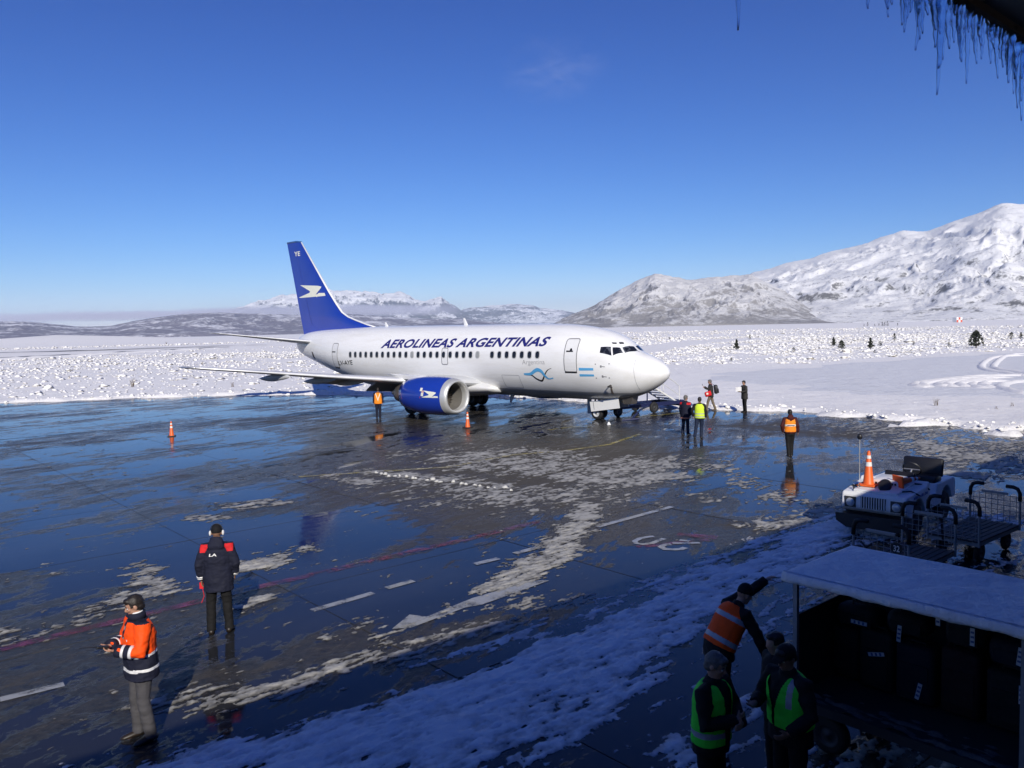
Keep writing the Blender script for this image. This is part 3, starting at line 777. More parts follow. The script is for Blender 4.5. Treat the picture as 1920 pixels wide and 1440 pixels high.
def conform(me2, fn, lim):
    """cut a flat mesh fine enough and wrap it on a surface through fn(x, z)"""
    bm = bmesh.new(); bm.from_mesh(me2)
    bmesh.ops.triangulate(bm, faces=bm.faces[:])
    for _ in range(6):
        e = [q for q in bm.edges if q.calc_length() > lim]
        if not e: break
        bmesh.ops.subdivide_edges(bm, edges=e, cuts=1)
        bmesh.ops.triangulate(bm, faces=[f for f in bm.faces if len(f.verts) > 3])
    for v in bm.verts: v.co = fn(v.co.x, v.co.y)
    bm.to_mesh(me2); bm.free(); return me2
def poly_me(name, polys, mat):
    me = bpy.data.meshes.new(name)
    bm = bmesh.new()
    for poly in polys: bm.faces.new([bm.verts.new((x, z, 0)) for x, z in poly])
    bm.to_mesh(me); bm.free(); me.materials.append(mat); return me
def decal(name, polys, mat, parent, off=.008, lim=.14):
    return link(name, conform(poly_me(name, polys, mat), lambda x, z: side_pt(x, z, off), lim), parent)
def rrect(x0, x1, z0, z1, r, slant=0.0, n=4):
    """rounded rectangle outline; slant shears x with height"""
    pts = []
    for cx, cz_, a0 in ((x1 - r, z1 - r, 0), (x0 + r, z1 - r, 90), (x0 + r, z0 + r, 180), (x1 - r, z0 + r, 270)):
        for i in range(n + 1):
            a = R(a0 + 90 * i / n); x, z = cx + r * cos(a), cz_ + r * sin(a)
            pts.append((x + slant * (z - z0), z))
    return pts
def outline(x0, x1, z0, z1, r, w, slant=0.0):
    a = rrect(x0, x1, z0, z1, r, slant); b = rrect(x0 + w, x1 - w, z0 + w, z1 - w, max(.01, r - w), slant)
    n = len(a); return [[a[i], a[(i + 1) % n], b[(i + 1) % n], b[i]] for i in range(n)]
def text_me(txt, bold=0.0, shear=0.0, space=1.0):
    c = bpy.data.curves.new('lettering', 'FONT'); c.body = txt; c.offset = bold; c.shear = shear; c.space_character = space; c.resolution_u = 4
    o = link('lettering', c)
    bpy.context.view_layer.update()
    me = bpy.data.meshes.new_from_object(o.evaluated_get(bpy.context.evaluated_depsgraph_get()))
    bpy.data.objects.remove(o); bpy.data.curves.remove(c)
    return me
def fit_text(txt, mat, place, bold=.0, shear=.0, space=1.0, lim=.1, name='lettering', parent=None):
    """place(u, v) puts the unit box of the text on its surface"""
    me = text_me(txt, bold, shear, space)
    co = np.zeros(len(me.vertices) * 3); me.vertices.foreach_get('co', co); co = co.reshape(-1, 3)
    lo, hi = co.min(0), co.max(0)
    wid = (Vector(place(1, 0)) - Vector(place(0, 0))).length; hei = (Vector(place(0, 1)) - Vector(place(0, 0))).length
    co[:, 0] = (co[:, 0] - lo[0]) / (hi[0] - lo[0]) * wid; co[:, 1] = (co[:, 1] - lo[1]) / (hi[1] - lo[1]) * hei; co[:, 2] = 0
    me.vertices.foreach_set('co', co.ravel())
    me.materials.clear(); me.materials.append(mat)
    me.name = name
    conform(me, lambda x, y: place(x / wid, y / hei), lim)
    return link(name, me, parent)
def lerp(a, b, t): return a + (b - a) * t

# lettering and emblems on the starboard side
fit_text('AEROLINEAS ARGENTINAS', M_INK, lambda u, v: side_pt(lerp(19.02, 6.05, u), lerp(3.72, 3.90, u) + v * lerp(.53, .49, u), .010), .034, .40, 1.06, .12, 'airline_lettering', plane)
fit_text('LV-AYE', M_BLACK, lambda u, v: side_pt(lerp(23.4, 21.75, u), lerp(2.58, 2.66, u) + v * .29, .010), .012, .12, 1.0, .1, 'registration_lettering', plane)
fit_text('Argentina', M_GREY, lambda u, v: side_pt(lerp(7.70, 6.2, u), lerp(2.86, 2.90, u) + v * .32, .010), -.012, 0, 1.0, .1, 'country_lettering', plane)
def stroke2(pts, w):
    P_ = [Vector(p).to_3d() for p in pts]; C = []
    for i in range(len(P_) - 1):
        p0, p1, p2, p3 = P_[max(i - 1, 0)], P_[i], P_[i + 1], P_[min(i + 2, len(P_) - 1)]
        for t in np.linspace(0, 1, 7)[:-1]:
            C.append(.5 * ((2 * p1) + (p2 - p0) * t + (2 * p0 - 5 * p1 + 4 * p2 - p3) * t * t + (3 * p1 - p0 - 3 * p2 + p3) * t ** 3))
    C.append(P_[-1]); out = []
    for i in range(len(C) - 1):
        q = []
        for j in (i, i + 1):
            t = (C[min(j + 1, len(C) - 1)] - C[max(j - 1, 0)]).normalized(); f = j / (len(C) - 1)
            ww = w * (.35 + .9 * sin(pi * min(1, f * 1.1 + .05)) ** .8) / 2
            q.append(((C[j].x - t.y * ww, C[j].y + t.x * ww), (C[j].x + t.y * ww, C[j].y - t.x * ww)))
        out.append([q[0][0], q[1][0], q[1][1], q[0][1]])
    return out
decal('wave_emblem', stroke2([(7.68, 2.43), (7.25, 2.44), (6.9, 2.62), (6.7, 2.68), (6.48, 2.6), (6.31, 2.38), (6.09, 2.22), (5.79, 2.27)], .15), M_SKYB, plane, .012)
decal('wave_emblem', stroke2([(7.45, 2.42), (7.15, 2.36), (6.93, 2.20), (6.65, 2.09), (6.50, 2.16), (6.30, 2.42), (6.12, 2.62), (5.95, 2.73), (5.80, 2.76)], .07), M_BLACK, plane, .010)
for z0, z1 in ((2.69, 2.83), (2.39, 2.51)):
    decal('flag_stripe', [[(4.13, z0), (3.31, z0 + .02), (3.31, z1), (4.13, z1)]], M_SKYB, plane)
# tick marks round the forward service panel, small placards
tick = []
for x0, z0 in ((3.22, 3.0), (2.52, 3.02), (3.24, 2.30), (2.55, 2.32)): tick += [[(x0, z0), (x0 - .06, z0), (x0 - .06, z0 + .05), (x0, z0 + .05)]]
for x0, z0 in ((2.95, 2.86), (2.90, 2.36)): tick += [[(x0, z0), (x0 - .09, z0), (x0 - .09, z0 + .11), (x0, z0 + .11)], [(x0 - .1, z0 + .03), (x0 - .26, z0 + .02), (x0 - .26, z0 + .05), (x0 - .1, z0 + .07)]]
for tk in tick: decal('placard', [tk], M_LINE, plane)
# radome joint
decal('radome_joint', [[(1.28 + .10 * t, 1.75 + 1.5 * t), (1.28 + .10 * (t + .1), 1.75 + 1.5 * (t + .1)), (1.258 + .10 * (t + .1), 1.75 + 1.5 * (t + .1)), (1.258 + .10 * t, 1.75 + 1.5 * t)] for t in np.arange(0, .99, .1)], plain('joint_grey', (.45, .45, .45), .6), plane, .005)

# cabin windows: dark pane with a light frame
def wz(x): return 3.30 + (21.92 - x) * .0105
pitch_ = (21.92 - 10.89) / 21
wx_ = [21.92 - pitch_ * i for i in range(22)] + [9.82 - .522 * i for i in range(7)]
for i, x in enumerate(wx_):
    z = wz(x)
    f = decal('cabin_window', [rrect(x - .165, x + .165, z - .215, z + .215, .13)], plain('frame_grey', (.55, .55, .55), .4) if i == 0 else bpy.data.materials['frame_grey'], plane, .006, .3)
    decal('pane', [rrect(x - .122, x + .122, z - .175, z + .175, .105)], M_SHADE if i in (11, 21) else M_GLASS, f, .012, .3)

# doors
def door(x0, x1, z0, z1, r, slant=0, sill=True, handle=True, name='door', win=None):
    d = decal(name, [rrect(x0, x1, z0, z1, r, slant)], M_WHITE, plane, .006, .2)
    decal('door_outline', outline(x0 - .03, x1 + .03, z0 - .03, z1 + .03, r + .02, .045, slant), M_LINE, d, .011, .2)
    if sill: decal('door_sill', [[(x0, z0 - .06), (x1, z0 - .06), (x1, z0 + .02), (x0, z0 + .02)]], M_BLACK, d, .016, .2)
    if handle: decal('door_handle', [[(x1 - .08, z0 + 1.0), (x1 - .48, z0 + 1.0), (x1 - .48, z0 + 1.07), (x1 - .08, z0 + 1.07)]], M_BLACK, d, .016, .2)
    if win: decal('door_window', [[(win[0] + .07 * cos(a), win[1] + .09 * sin(a)) for a in np.linspace(0, 2 * pi, 12)[:-1]]], M_GLASS, d, .014, .2)
    return d
door(4.25, 4.97, 2.62, 4.27, .12, .015, win=(4.62, 3.72))
door(23.45, 24.05, 2.42, 4.0, .12, -.06, handle=True)
door(13.2, 13.66, 2.84, 3.76, .1, 0, False, False, 'emergency_exit')
# the exit's own window sits proud of its hatch
z = wz(13.43)
# cargo door and hatch lines low on the side
decal('cargo_door', outline(8.05, 9.3, 1.62, 2.35, .08, .03), plain('joint_line', (.5, .5, .5), .6), plane, .006)
decal('outflow_valve', [[(27.0, 3.0), (26.75, 2.85), (26.75, 3.35), (26.95, 3.45)]], M_BLACK, plane, .008)

# cockpit windows as patches in station and angle
def fus_quad(name, c, mat, off, n=6, parent=None):
    m = MB(); vs = []; fs = []
    for i in range(n + 1):
        for j in range(n + 1):
            u, v = i / n, j / n
            x = (c[0][0] * (1 - u) + c[1][0] * u) * (1 - v) + (c[3][0] * (1 - u) + c[2][0] * u) * v
            t = (c[0][1] * (1 - u) + c[1][1] * u) * (1 - v) + (c[3][1] * (1 - u) + c[2][1] * u) * v
            vs.append(fus_pt(x, t, off))
    for i in range(n):
        for j in range(n): fs.append((i * (n + 1) + j, (i + 1) * (n + 1) + j, (i + 1) * (n + 1) + j + 1, i * (n + 1) + j + 1))
    m.add(vs, fs); return m.build(name, mat, parent or plane, True)
M_CKP = NT('cockpit_glass'); M_CKP.set(col=M_CKP.mix(M_CKP.ramp(M_CKP.noise(M_CKP.coord(), 2.6, 3), [(.50, 0), (.60, 1)]), (.012, .014, .02), (.10, .11, .13)), rough=.05, spec=.6); M_CKP = M_CKP.m
for c in ([(3.06, 34.8), (2.60, 42.2), (2.43, 24.8), (3.03, 23.5)], [(2.52, 42.6), (2.21, 51.2), (2.00, 44.4), (2.36, 26.5)], [(2.15, 55), (1.93, 86.5), (1.60, 84), (1.93, 47.5)],
          [(2.68, 52.5), (2.48, 58.2), (2.44, 54.5), (2.60, 50.2)], [(2.42, 62), (2.28, 70), (2.20, 67), (2.33, 59)]):
    for s in (1, -1):
        cc = c if s == 1 else [(x, 180 - t) for x, t in c]
        fus_quad('cockpit_window', cc, M_CKP, .010)
fus_quad('windscreen_wiper', [(1.93, 62), (1.92, 63), (1.58, 84), (1.56, 84)], M_BLACK, .02)
# air data probes by the nose gear
m = MB(); p0, p1 = Vector(side_pt(2.55, 1.98, .0)), Vector(side_pt(2.62, 1.98, .16)); m.tube([p0, p1, p1 + Vector((.25, 0, -.02))], .03, 6); m.build('air_probe', M_DARKM, plane)
decal('drain_streak', [[(2.50, 1.98), (2.56, 2.0), (2.72, 1.52), (2.60, 1.5)]], plain('streak_brown', (.16, .13, .11), .7), plane, .006)

# wing-body fairing
m = MB(); rr = []
for x in np.linspace(10.0, 18.8, 25):
    t = (x - 10.0) / 8.8; e = max(.02, sin(pi * min(1, max(0, t))) ** .55)
    w, zt, zb = 1.62 + .46 * e, 1.55 + .72 * e, 1.30 - .42 * e
    zc_ = 1.55
    rr.append([L(x, w * np.sign(cos(a)) * abs(cos(a)) ** .75, zc_ + ((zt - zc_) if sin(a) > 0 else (zc_ - zb)) * sin(a)) for a in np.linspace(0, 2 * pi, 41)[:-1]])
m.rings(rr); m.build('wing_fairing', plain('fairing_paint', (.70, .70, .69), .32, scale=.8), plane, True)

def foil(c, t, n=14, camber=.012):
    """closed airfoil outline: list of (chordwise 0..1, height)"""
    up, lo = [], []
    for i in range(n + 1):
        x = .5 * (1 - cos(pi * i / n))
        y = 5 * t * (.2969 * sqrt(x) - .126 * x - .3516 * x * x + .2843 * x ** 3 - .1015 * x ** 4); cmb = camber * 4 * x * (1 - x)
        up.append((x, y + cmb)); lo.append((x, -y + cmb))
    return up[::-1] + lo[1:-1]
# wings
WST = [(1.2, 10.9, 16.9, 1.72, .125), (1.9, 11.15, 16.9, 1.80, .125), (3.4, 12.5, 16.95, 1.92, .12), (4.9, 13.55, 17.05, 2.08, .115), (8, 15.45, 18.05, 2.45, .11), (11.5, 17.45, 19.25, 2.90, .10), (13.95, 18.70, 20.22, 3.21, .095), (14.18, 19.0, 20.2, 3.24, .08)]
M_LE = plain('leading_edge_metal', (.80, .80, .80), .3, .25, scale=1)
def wing(s):
    w = empty('wing', (0, 0, 0)); w.parent = plane
    m = MB(); rr = []
    for y, le, te, z, t in WST:
        c = te - le; f = foil(c, t)
        rr.append([L(le + u * c, s * y, z + v * c - .018 * c * (u - .4)) for u, v in f])
    m.rings(rr)
    o = m.build('wing', M_WING, plane, True, 40); bpy.data.objects.remove(w)
    # polished leading edge
    m = MB(); rr = []
    for y, le, te, z, t in WST[2:]:
        c = te - le; f = [(u, v) for u, v in foil(c, t, 18) if u < .075]
        rr.append([L(le + u * c - .004, s * y, z + v * c * 1.03 - .018 * c * (u - .4) + (.003 if v > 0 else -.003)) for u, v in f])
    n = len(rr[0]); vs = [p for r_ in rr for p in r_]; fs = [(i * n + j, i * n + j + 1, (i + 1) * n + j + 1, (i + 1) * n + j) for i in range(len(rr) - 1) for j in range(n - 1)]
    m.add(vs, fs); m.build('leading_edge', M_LE, o, True)
    # flaps run out a little, and the fairings over their tracks
    def at(y): return [float(np.interp(y, [q[0] for q in WST], [q[k] for q in WST])) for k in (1, 2, 3)]
    for ya, yb, out, drop in ((2.0, 4.35, .55, .62), (5.5, 7.6, .38, .34)):
        m = MB(); rr = []
        for y in np.linspace(ya, yb, 6):
            le, te, z = at(y); zz = z - .018 * (te - le) * .55 - .02; x0 = te - .55
            rr.append([L(x0 + a * (.55 + out), s * y, zz - drop * a ** 1.2 + b * .09 * (1 - a) + .0) for a, b in ((0, -1), (.5, -1), (1, 0), (.5, 1), (0, 1))])
        m.rings(rr); m.build('flap', M_WING, o, True, 50)
    for y in (6.3, 7.9, 10.2):
        le, te, z = at(y); x0, x1 = te - 2.3, te + .55
        m = MB(); ts = np.linspace(0, 1, 11)
        m.tube([L(x0 + (x1 - x0) * t, s * y, z - .12 - .06 * sin(pi * t) - .30 * max(0, t - .35)) for t in ts], [(.02 + .12 * sin(pi * min(1, t * 1.02)) ** .7, .02 + .17 * sin(pi * min(1, t * 1.02)) ** .7) for t in ts], 12, side=(0, 1, 0))
        m.build('flap_track_fairing', M_WING, o, True)
    m = MB(); m.tube([L(18.85, s * 14.16, 3.245), L(19.4, s * 14.26, 3.255), L(20.4, s * 14.2, 3.255)], [(.03, .03), (.06, .07), (.02, .02)], 8); m.build('wing_tip', M_BARE, o, True)
    return o
for s in (1, -1): wing(s)

# engines
def engine(s):
    e = empty('engine', L(11.68, s * 4.83, 1.40)); e.parent = plane
    def lof(sts, name, mat, par=e, inner=False):
        m = MB(); rr = []
        for x, r, zt, zb in sts:
            ring = []
            for j in range(40):
                a = 2 * pi * j / 40; q = sin(a)
                yy = r * cos(a); zz = zt * q if q > 0 else zb * q
                if q < 0: zz = -zb * abs(q) ** .85; yy = r * np.sign(cos(a)) * abs(cos(a)) ** .9
                ring.append((-(x - 12.0), yy, zz))
            rr.append(ring)
        m.rings(rr, cap=False); return m.build(name, mat, par, True)
    dx = 0.0
    lof([(10.32, 1.005, .95, .96), (10.7, 1.05, .985, 1.0), (11.3, 1.085, 1.005, 1.03), (12.1, 1.08, 1.0, 1.03), (12.7, 1.01, .945, .975), (13.25, .90, .86, .87), (13.62, .81, .78, .77), (13.63, .75, .73, .71), (13.3, .75, .73, .71)], 'cowling', M_BLUE)
    lof([(10.325, 1.003, .948, .958), (10.12, .965, .91, .925), (9.99, .90, .855, .865), (9.95, .83, .79, .80), (9.99, .77, .735, .745), (10.12, .735, .705, .715), (10.35, .725, .70, .705)], 'inlet_lip', M_LIP)
    lof([(10.35, .725, .70, .705), (10.9, .74, .73, .73), (11.25, .76, .76, .76)], 'inlet_duct', plain('duct_grey', (.20, .19, .175), .45, .2) if s == 1 else bpy.data.materials['duct_grey'])
    lof([(13.3, .62, .62, .62), (13.75, .60, .60, .60), (14.2, .50, .50, .50), (14.45, .42, .42, .42), (14.452, .38, .38, .38), (14.1, .38, .38, .38)], 'exhaust_nozzle', M_NOZ)
    m = MB(); m.lathe([(.30, -2.2), (.24, -2.5), (.10, -2.95), (.02, -3.05)], 16, axis='X'); m.build('exhaust_plug', M_NOZ, e, True)
    f = MB(); f.lathe([(.76, .76), (.75, .755), (.02, .755)], 32, axis='X')
    fan = f.build('fan', M_DARKM, e)
    for k in range(30):
        a = 2 * pi * k / 30; m = MB()
        vs = []
        for r_, tw, w_ in ((.20, .5, .05), (.48, .75, .075), (.755, 1.0, .09)):
            for sg in (-1, 1):
                da = sg * w_ * cos(tw) / r_; vs.append((.90 + sg * w_ * sin(tw) * .8, r_ * cos(a + da), r_ * sin(a + da)))
        m.add(vs, [(0, 1, 3, 2), (2, 3, 5, 4)]); m.build('fan_blade', M_NOZ, fan)
    m = MB(); m.lathe([(.21, .92), (.19, 1.0), (.12, 1.16), (.04, 1.26), (.005, 1.28)], 18, axis='X'); sp = m.build('spinner', M_DARKM, e, True)
    m = MB(); pts = []
    for t in np.linspace(0, 1, 12):
        r_ = .03 + .17 * t; a = 1.0 + 3.2 * t; pts.append((1.285 - .30 * t ** 1.0, r_ * cos(a) * 1.02, r_ * sin(a) * 1.02))
    m.tube(pts, .016, 6); m.build('spiral_mark', M_WHITE, sp, True)
    # pylon
    m = MB(); rr = []
    for z, x0, x1, w_ in ((.80, 11.2, 14.6, .17), (.98, 11.7, 15.2, .17), (1.05, 13.4, 15.6, .13)):
        rr.append([(-(x0 + (x1 - x0) * u - 12.0), v * w_ * 1.0, z - 0.0) for u, v in [(0, 0), (.12, .7), (.35, 1), (.75, .8), (1, 0), (.75, -.8), (.35, -1), (.12, -.7)]])
    m.rings(rr); m.build('pylon', M_WHITE, e, True, 50)
    return e
BIRD = [(.085, .0), (.04, .02), (.0, .04), (.43, .36), (.45, .48), (.08, 1.0), (.74, .86), (.86, .78), (.84, .66), (.66, .20), (.73, .22), (.76, .30), (.97, .28), (1.0, .06), (.72, .03), (.70, -.02), (.67, .03)]
def bird(name, place, mat, parent, lim=.25):
    me = poly_me(name, [[(u, v) for u, v in BIRD]], mat)
    return link(name, conform(me, place, lim), parent)
for s in (1, -1):
    e = engine(s)
    def eng_pt(x, z, off, s=s):
        r_ = np.interp(x, [10.32, 10.7, 11.3, 12.1, 12.9, 13.6], [1.005, 1.05, 1.085, 1.08, 1.0, .89]); h_ = np.interp(x, [10.32, 11.3, 12.1, 12.9, 13.6], [.95, 1.005, 1.0, .94, .85])
        q = max(-.97, min(.97, z / h_)); yy = r_ * sqrt(1 - q * q) if q > 0 else r_ * (1 - abs(q) ** (1 / .85) ** 2) ** .45
        return (-(x - 12), -s * (yy + off), z)
    b = bird('airline_emblem', lambda u, v: eng_pt(11.55 - u * 1.15, -.02 + v * .36, .012), M_LOGO, e, .12)
    for k, (x, z) in enumerate(((11.72, .30), (11.58, .17), (11.60, .05))):
        me = poly_me('warning_label', [[(x, z), (x - .17, z), (x - .17, z + .17), (x, z + .17)]], M_LOGO if k != 1 else plain('label_pink', (.62, .40, .38), .5) if 'label_pink' not in bpy.data.materials else bpy.data.materials['label_pink'])
        link('warning_label', conform(me, lambda a, c: eng_pt(a, c, .013 + .001 * k), .2), e)
    me = poly_me('warning_stripe', [[(11.70, -.85), (11.66, -.85), (11.66, .02), (11.70, .02)]], M_RED); link('warning_stripe', conform(me, lambda a, c: eng_pt(a, c, .010), .1), e)

# tail fin with its swept dorsal fillet
FIN = [(21.3, 4.95), (22.2, 5.14), (23.4, 5.46), (24.2, 5.70), (24.83, 6.02), (25.42, 6.62), (26.2, 7.50), (29.13, 11.10), (29.5, 11.16), (30.78, 11.13), (30.0, 7.6), (29.2, 4.35), (25, 4.55), (21.5, 4.8)]
def fin_half(x, z):
    le = np.interp(z, [4.95, 5.46, 6.02, 6.62, 11.1], [21.3, 23.4, 24.83, 25.42, 29.13]); te = np.interp(z, [4.4, 11.13], [29.2, 30.78])
    c = te - le; u = min(1, max(0, (x - le) / c)); t = .10 * min(c, 5.2)
    return max(.012, t * 2.6 * (.2969 * sqrt(u) - .126 * u - .3516 * u * u + .2843 * u ** 3 - .1015 * u ** 4))
m = MB(); rr = []
for z in (4.35, 4.7, 4.95, 5.14, 5.3, 5.46, 5.58, 5.70, 5.85, 6.02, 6.3, 6.62, 7.5, 8.6, 9.8, 10.9, 11.12):
    le = np.interp(z, [4.35, 4.8, 4.95, 5.14, 5.46, 5.70, 6.02, 6.62, 7.5, 11.1], [21.6, 21.4, 21.3, 22.2, 23.4, 24.2, 24.83, 25.42, 26.2, 29.13]); te = np.interp(z, [4.35, 11.13], [29.17, 30.78]); c = te - le
    us = [.5 * (1 - cos(pi * i / 14)) for i in range(15)]
    ring = [L(le + u * c, fin_half(le + u * c, z), z) for u in us] + [L(le + u * c, -fin_half(le + u * c, z), z) for u in us[-2:0:-1]]
    rr.append(ring)
m.rings(rr); fin = m.build('tail_fin', M_BLUE, plane, True, 50)
m = MB(); pts = [(21.28, 4.97), (22.2, 5.17), (23.4, 5.49), (24.2, 5.73), (24.83, 6.05), (25.42, 6.65), (26.2, 7.53), (29.1, 11.08)]
m.tube([L(x, 0, z) for x, z in pts], [(.05, .035)] + [(.11, .05)] * 6 + [(.05, .04)], 8, side=(0, 1, 0)); m.build('fin_leading_edge', M_WHITE, fin, True)
m = MB(); m.tube([L(29.12, 0, 11.12), L(29.7, 0, 11.17), L(30.8, 0, 11.15)], [(.05, .05), (.09, .07), (.03, .05)], 8, side=(0, 1, 0)); m.build('fin_cap', plain('cap_blue', (.03, .10, .30), .3), fin, True)
def fin_pt(x, z, off=.012): return L(x, fin_half(x, z) + off, z)
bird('airline_emblem', lambda u, v: fin_pt(29.63 - u * 3.15, 7.18 + v * .90), M_LOGO, fin, .25)
fit_text('YE', M_LOGO, lambda u, v: fin_pt(lerp(29.93, 29.22, u), 10.15 + v * .32), .02, 0, 1.0, .2, 'registration_lettering', fin)
me = poly_me('rudder_gap', [[(29.05 + (z - 5.2) * .228, z), (29.03 + (z - 5.2) * .228, z), (29.03 + (z + .5 - 5.2) * .228, z + .5), (29.05 + (z + .5 - 5.2) * .228, z + .5)] for z in np.arange(5.2, 10.6, .5)], M_INK)
link('rudder_gap', conform(me, lambda a, c: fin_pt(a - .9 + (c - 5) * .07, c, .006), .3), fin)
# tailplanes
for s in (1, -1):
    m = MB(); rr = []
    for y, le, te, z, t in ((.25, 26.6, 29.75, 4.02, .10), (1.0, 27.05, 29.9, 4.10, .10), (3.5, 28.55, 30.42, 4.46, .095), (6.1, 30.1, 30.98, 4.82, .09), (6.35, 30.5, 31.0, 4.85, .07)):
        c = te - le; rr.append([L(le + u * c, s * y, z + v * c) for u, v in foil(c, t, 10, 0)])
    m.rings(rr); o = m.build('tailplane', M_WING, plane, True, 40)
    m = MB(); rr = []
    for y, le, te, z, t in ((.9, 27.0, 29.9, 4.09, .10), (3.5, 28.55, 30.42, 4.46, .095), (6.1, 30.1, 30.98, 4.82, .09)):
        c = te - le; f = [(u, v) for u, v in foil(c, t, 14, 0) if u < .09]; rr.append([L(le + u * c - .004, s * y, z + v * c * 1.04) for u, v in f])
    n = len(rr[0]); m.add([p for r_ in rr for p in r_], [(i * n + j, i * n + j + 1, (i + 1) * n + j + 1, (i + 1) * n + j) for i in range(len(rr) - 1) for j in range(n - 1)]); m.build('leading_edge', M_LE, o, True)
# antennas
for x, z, hgt, sg in ((13.4, 5.05, .42, 1), (20.35, 5.04, .28, 1), (9.95, 1.06, .45, -1)):
    m = MB(); m.add([L(x + .18, 0, z), L(x - .16, 0, z), L(x + .12, 0, z + sg * hgt), L(x + .26, 0, z + sg * hgt)] , [(0, 1, 2, 3)])
    rr = [[L(x - .16 + .34 * u, .03 * v, z - sg * .03) for u, v in ((0, 0), (.4, 1), (1, 0), (.4, -1))], [L(x + .10 + .15 * u, .015 * v, z + sg * hgt) for u, v in ((0, 0), (.4, 1), (1, 0), (.4, -1))]]
    m = MB(); m.rings(rr); m.build('antenna', M_WHITE, plane)
# landing gear
def wheel(par, c, r, w, hubm):
    o = MB(); k = .22 * r
    o.lathe([(r * .58, -w / 2), (r - k, -w / 2), (r - k * .35, -w * .42), (r, -w * .25), (r, w * .25), (r - k * .35, w * .42), (r - k, w / 2), (r * .58, w / 2)], 28, axis='Y')
    t = o.build('wheel', M_RUB, par, True); t.location = c
    for sg in (-1, 1):
        h = MB(); h.lathe([(r * .60, sg * w * .46), (r * .52, sg * w * .47), (r * .46, sg * w * .36), (r * .22, sg * w * .34), (r * .18, sg * w * .46), (.01, sg * w * .46)], 20, axis='Y'); h.build('hub', hubm, t, True)
        hc = MB(); hc.lathe([(r * .13, sg * w * .44), (r * .12, sg * w * .5), (.005, sg * w * .5)], 12, axis='Y'); hc.build('hub_cap', M_DARKM, t, True)
    return t
ng = empty('nose_gear', L(4.1, 0, 0)); ng.parent = plane
for s in (1, -1): wheel(ng, (0, s * .2, .345 + gz(4.1, 0)), .345, .22, M_HUB)
m = MB(); m.tube([(0, 0, .34), (0, 0, .75)], .055, 10); m.tube([(0, 0, .75), (.0, 0, 1.35)], .085, 10); m.tube([(0, -.22, .345), (0, .22, .345)], .045, 8); m.tube([(0, 0, .8), (.7, 0, 1.35)], .045, 8); m.tube([(-.04, 0, .5), (-.22, 0, .66), (-.05, 0, .85)], .03, 6)
m.build('strut', M_BARE, ng, True)
for s in (1, -1):
    m = MB(); m.box((.62, s * .45, .86), (1.75, .035, .52), Matrix.Rotation(R(-9), 3, 'Y')); d = m.build('gear_door', M_WHITE, ng)
    m = MB(); m.box((-.05, s * (.45 + .019), .83), (.02, .006, .5), Matrix.Rotation(R(-9), 3, 'Y')); m.build('door_seam', M_BLACK, d)
m = MB(); m.box((1.85, 0, 1.12), (.5, .5, .36), None, 1.25); m.build('gear_door', M_NOZ, ng)
m = MB(); m.box((-.62, 0, .75), (.25, .05, .9)); m.build('gear_door', M_BELLY, ng)
m = MB(); m.lathe([(.07, .02), (.075, .05)], 10); m.build('landing_light', M_HUB, ng)
for s in (1, -1):
    mg = empty('main_gear', L(15.08, s * 2.61, 0)); mg.parent = plane
    for q in (1, -1): wheel(mg, (0, q * .43, .51 + gz(15.08, s * 2.61)), .51, .36, M_DARKM)
    m = MB(); m.tube([(0, 0, .5), (0, 0, 1.9)], .10, 10); m.tube([(0, -.45, .51), (0, .45, .51)], .07, 8); m.tube([(0, 0, 1.0), (-.1, s * 1.2, 1.6)], .06, 8); m.tube([(.12, 0, .6), (.3, 0, .85), (.1, 0, 1.2)], .035, 6)
    m.build('strut', M_BARE, mg, True)
    m = MB(); m.box((0, -s * .52, 1.25), (.9, .04, .85), Matrix.Rotation(R(6), 3, 'X')); m.build('gear_door', M_BELLY, mg)
# ------------------------------------------------------------------ terminal with its eave over the camera
M_CLAD = plain('terminal_cladding', (.22, .19, .165), .7, scale=2)
M_EAVE = plain('eave_board', (.075, .045, .032), .7, scale=3)
M_ROOF = plain('roof_sheet', (.16, .17, .18), .5)
EN, EZ = .78, 5.55
term = empty('terminal_building', (0, 0, 0), FANG, 'dark timber terminal building whose eave juts into the upper corner of the view', 'terminal')
m = MB(); m.box((5, -.50, 2.75), (110, .3, 5.5)); m.build('wall', M_CLAD, term)
m = MB(); rr = []
prof = [(-16, 5.9), (-.2, EZ + .02), (EN, EZ + .02), (EN, EZ + .17), (-16, EZ + .17 + 16.9 * .12)]
m.add([(-50, y, z) for y, z in prof] + [(60, y, z) for y, z in prof], [(0, 1, 2, 3, 4), (9, 8, 7, 6, 5)] + [(i, i + 5, (i + 1) % 5 + 5, (i + 1) % 5) for i in range(5)])
m.build('roof', M_ROOF, term)
m = MB(); m.box((5, EN + .015, EZ + .09), (110, .03, .18)); m.build('eave_board', M_EAVE, term)
nwin = 0
for k in range(-6, 8):
    u = 1.6 * k + .8
    if abs(u) < .9: continue
    w_ = MB(); w_.box((u, -.33, 4.5), (1.4, .05, 1.5)); f = w_.build('window', M_EAVE, term)
    w_ = MB(); w_.box((u, -.30, 4.5), (1.26, .012, 1.36)); w_.build('pane', M_GLASS, f)

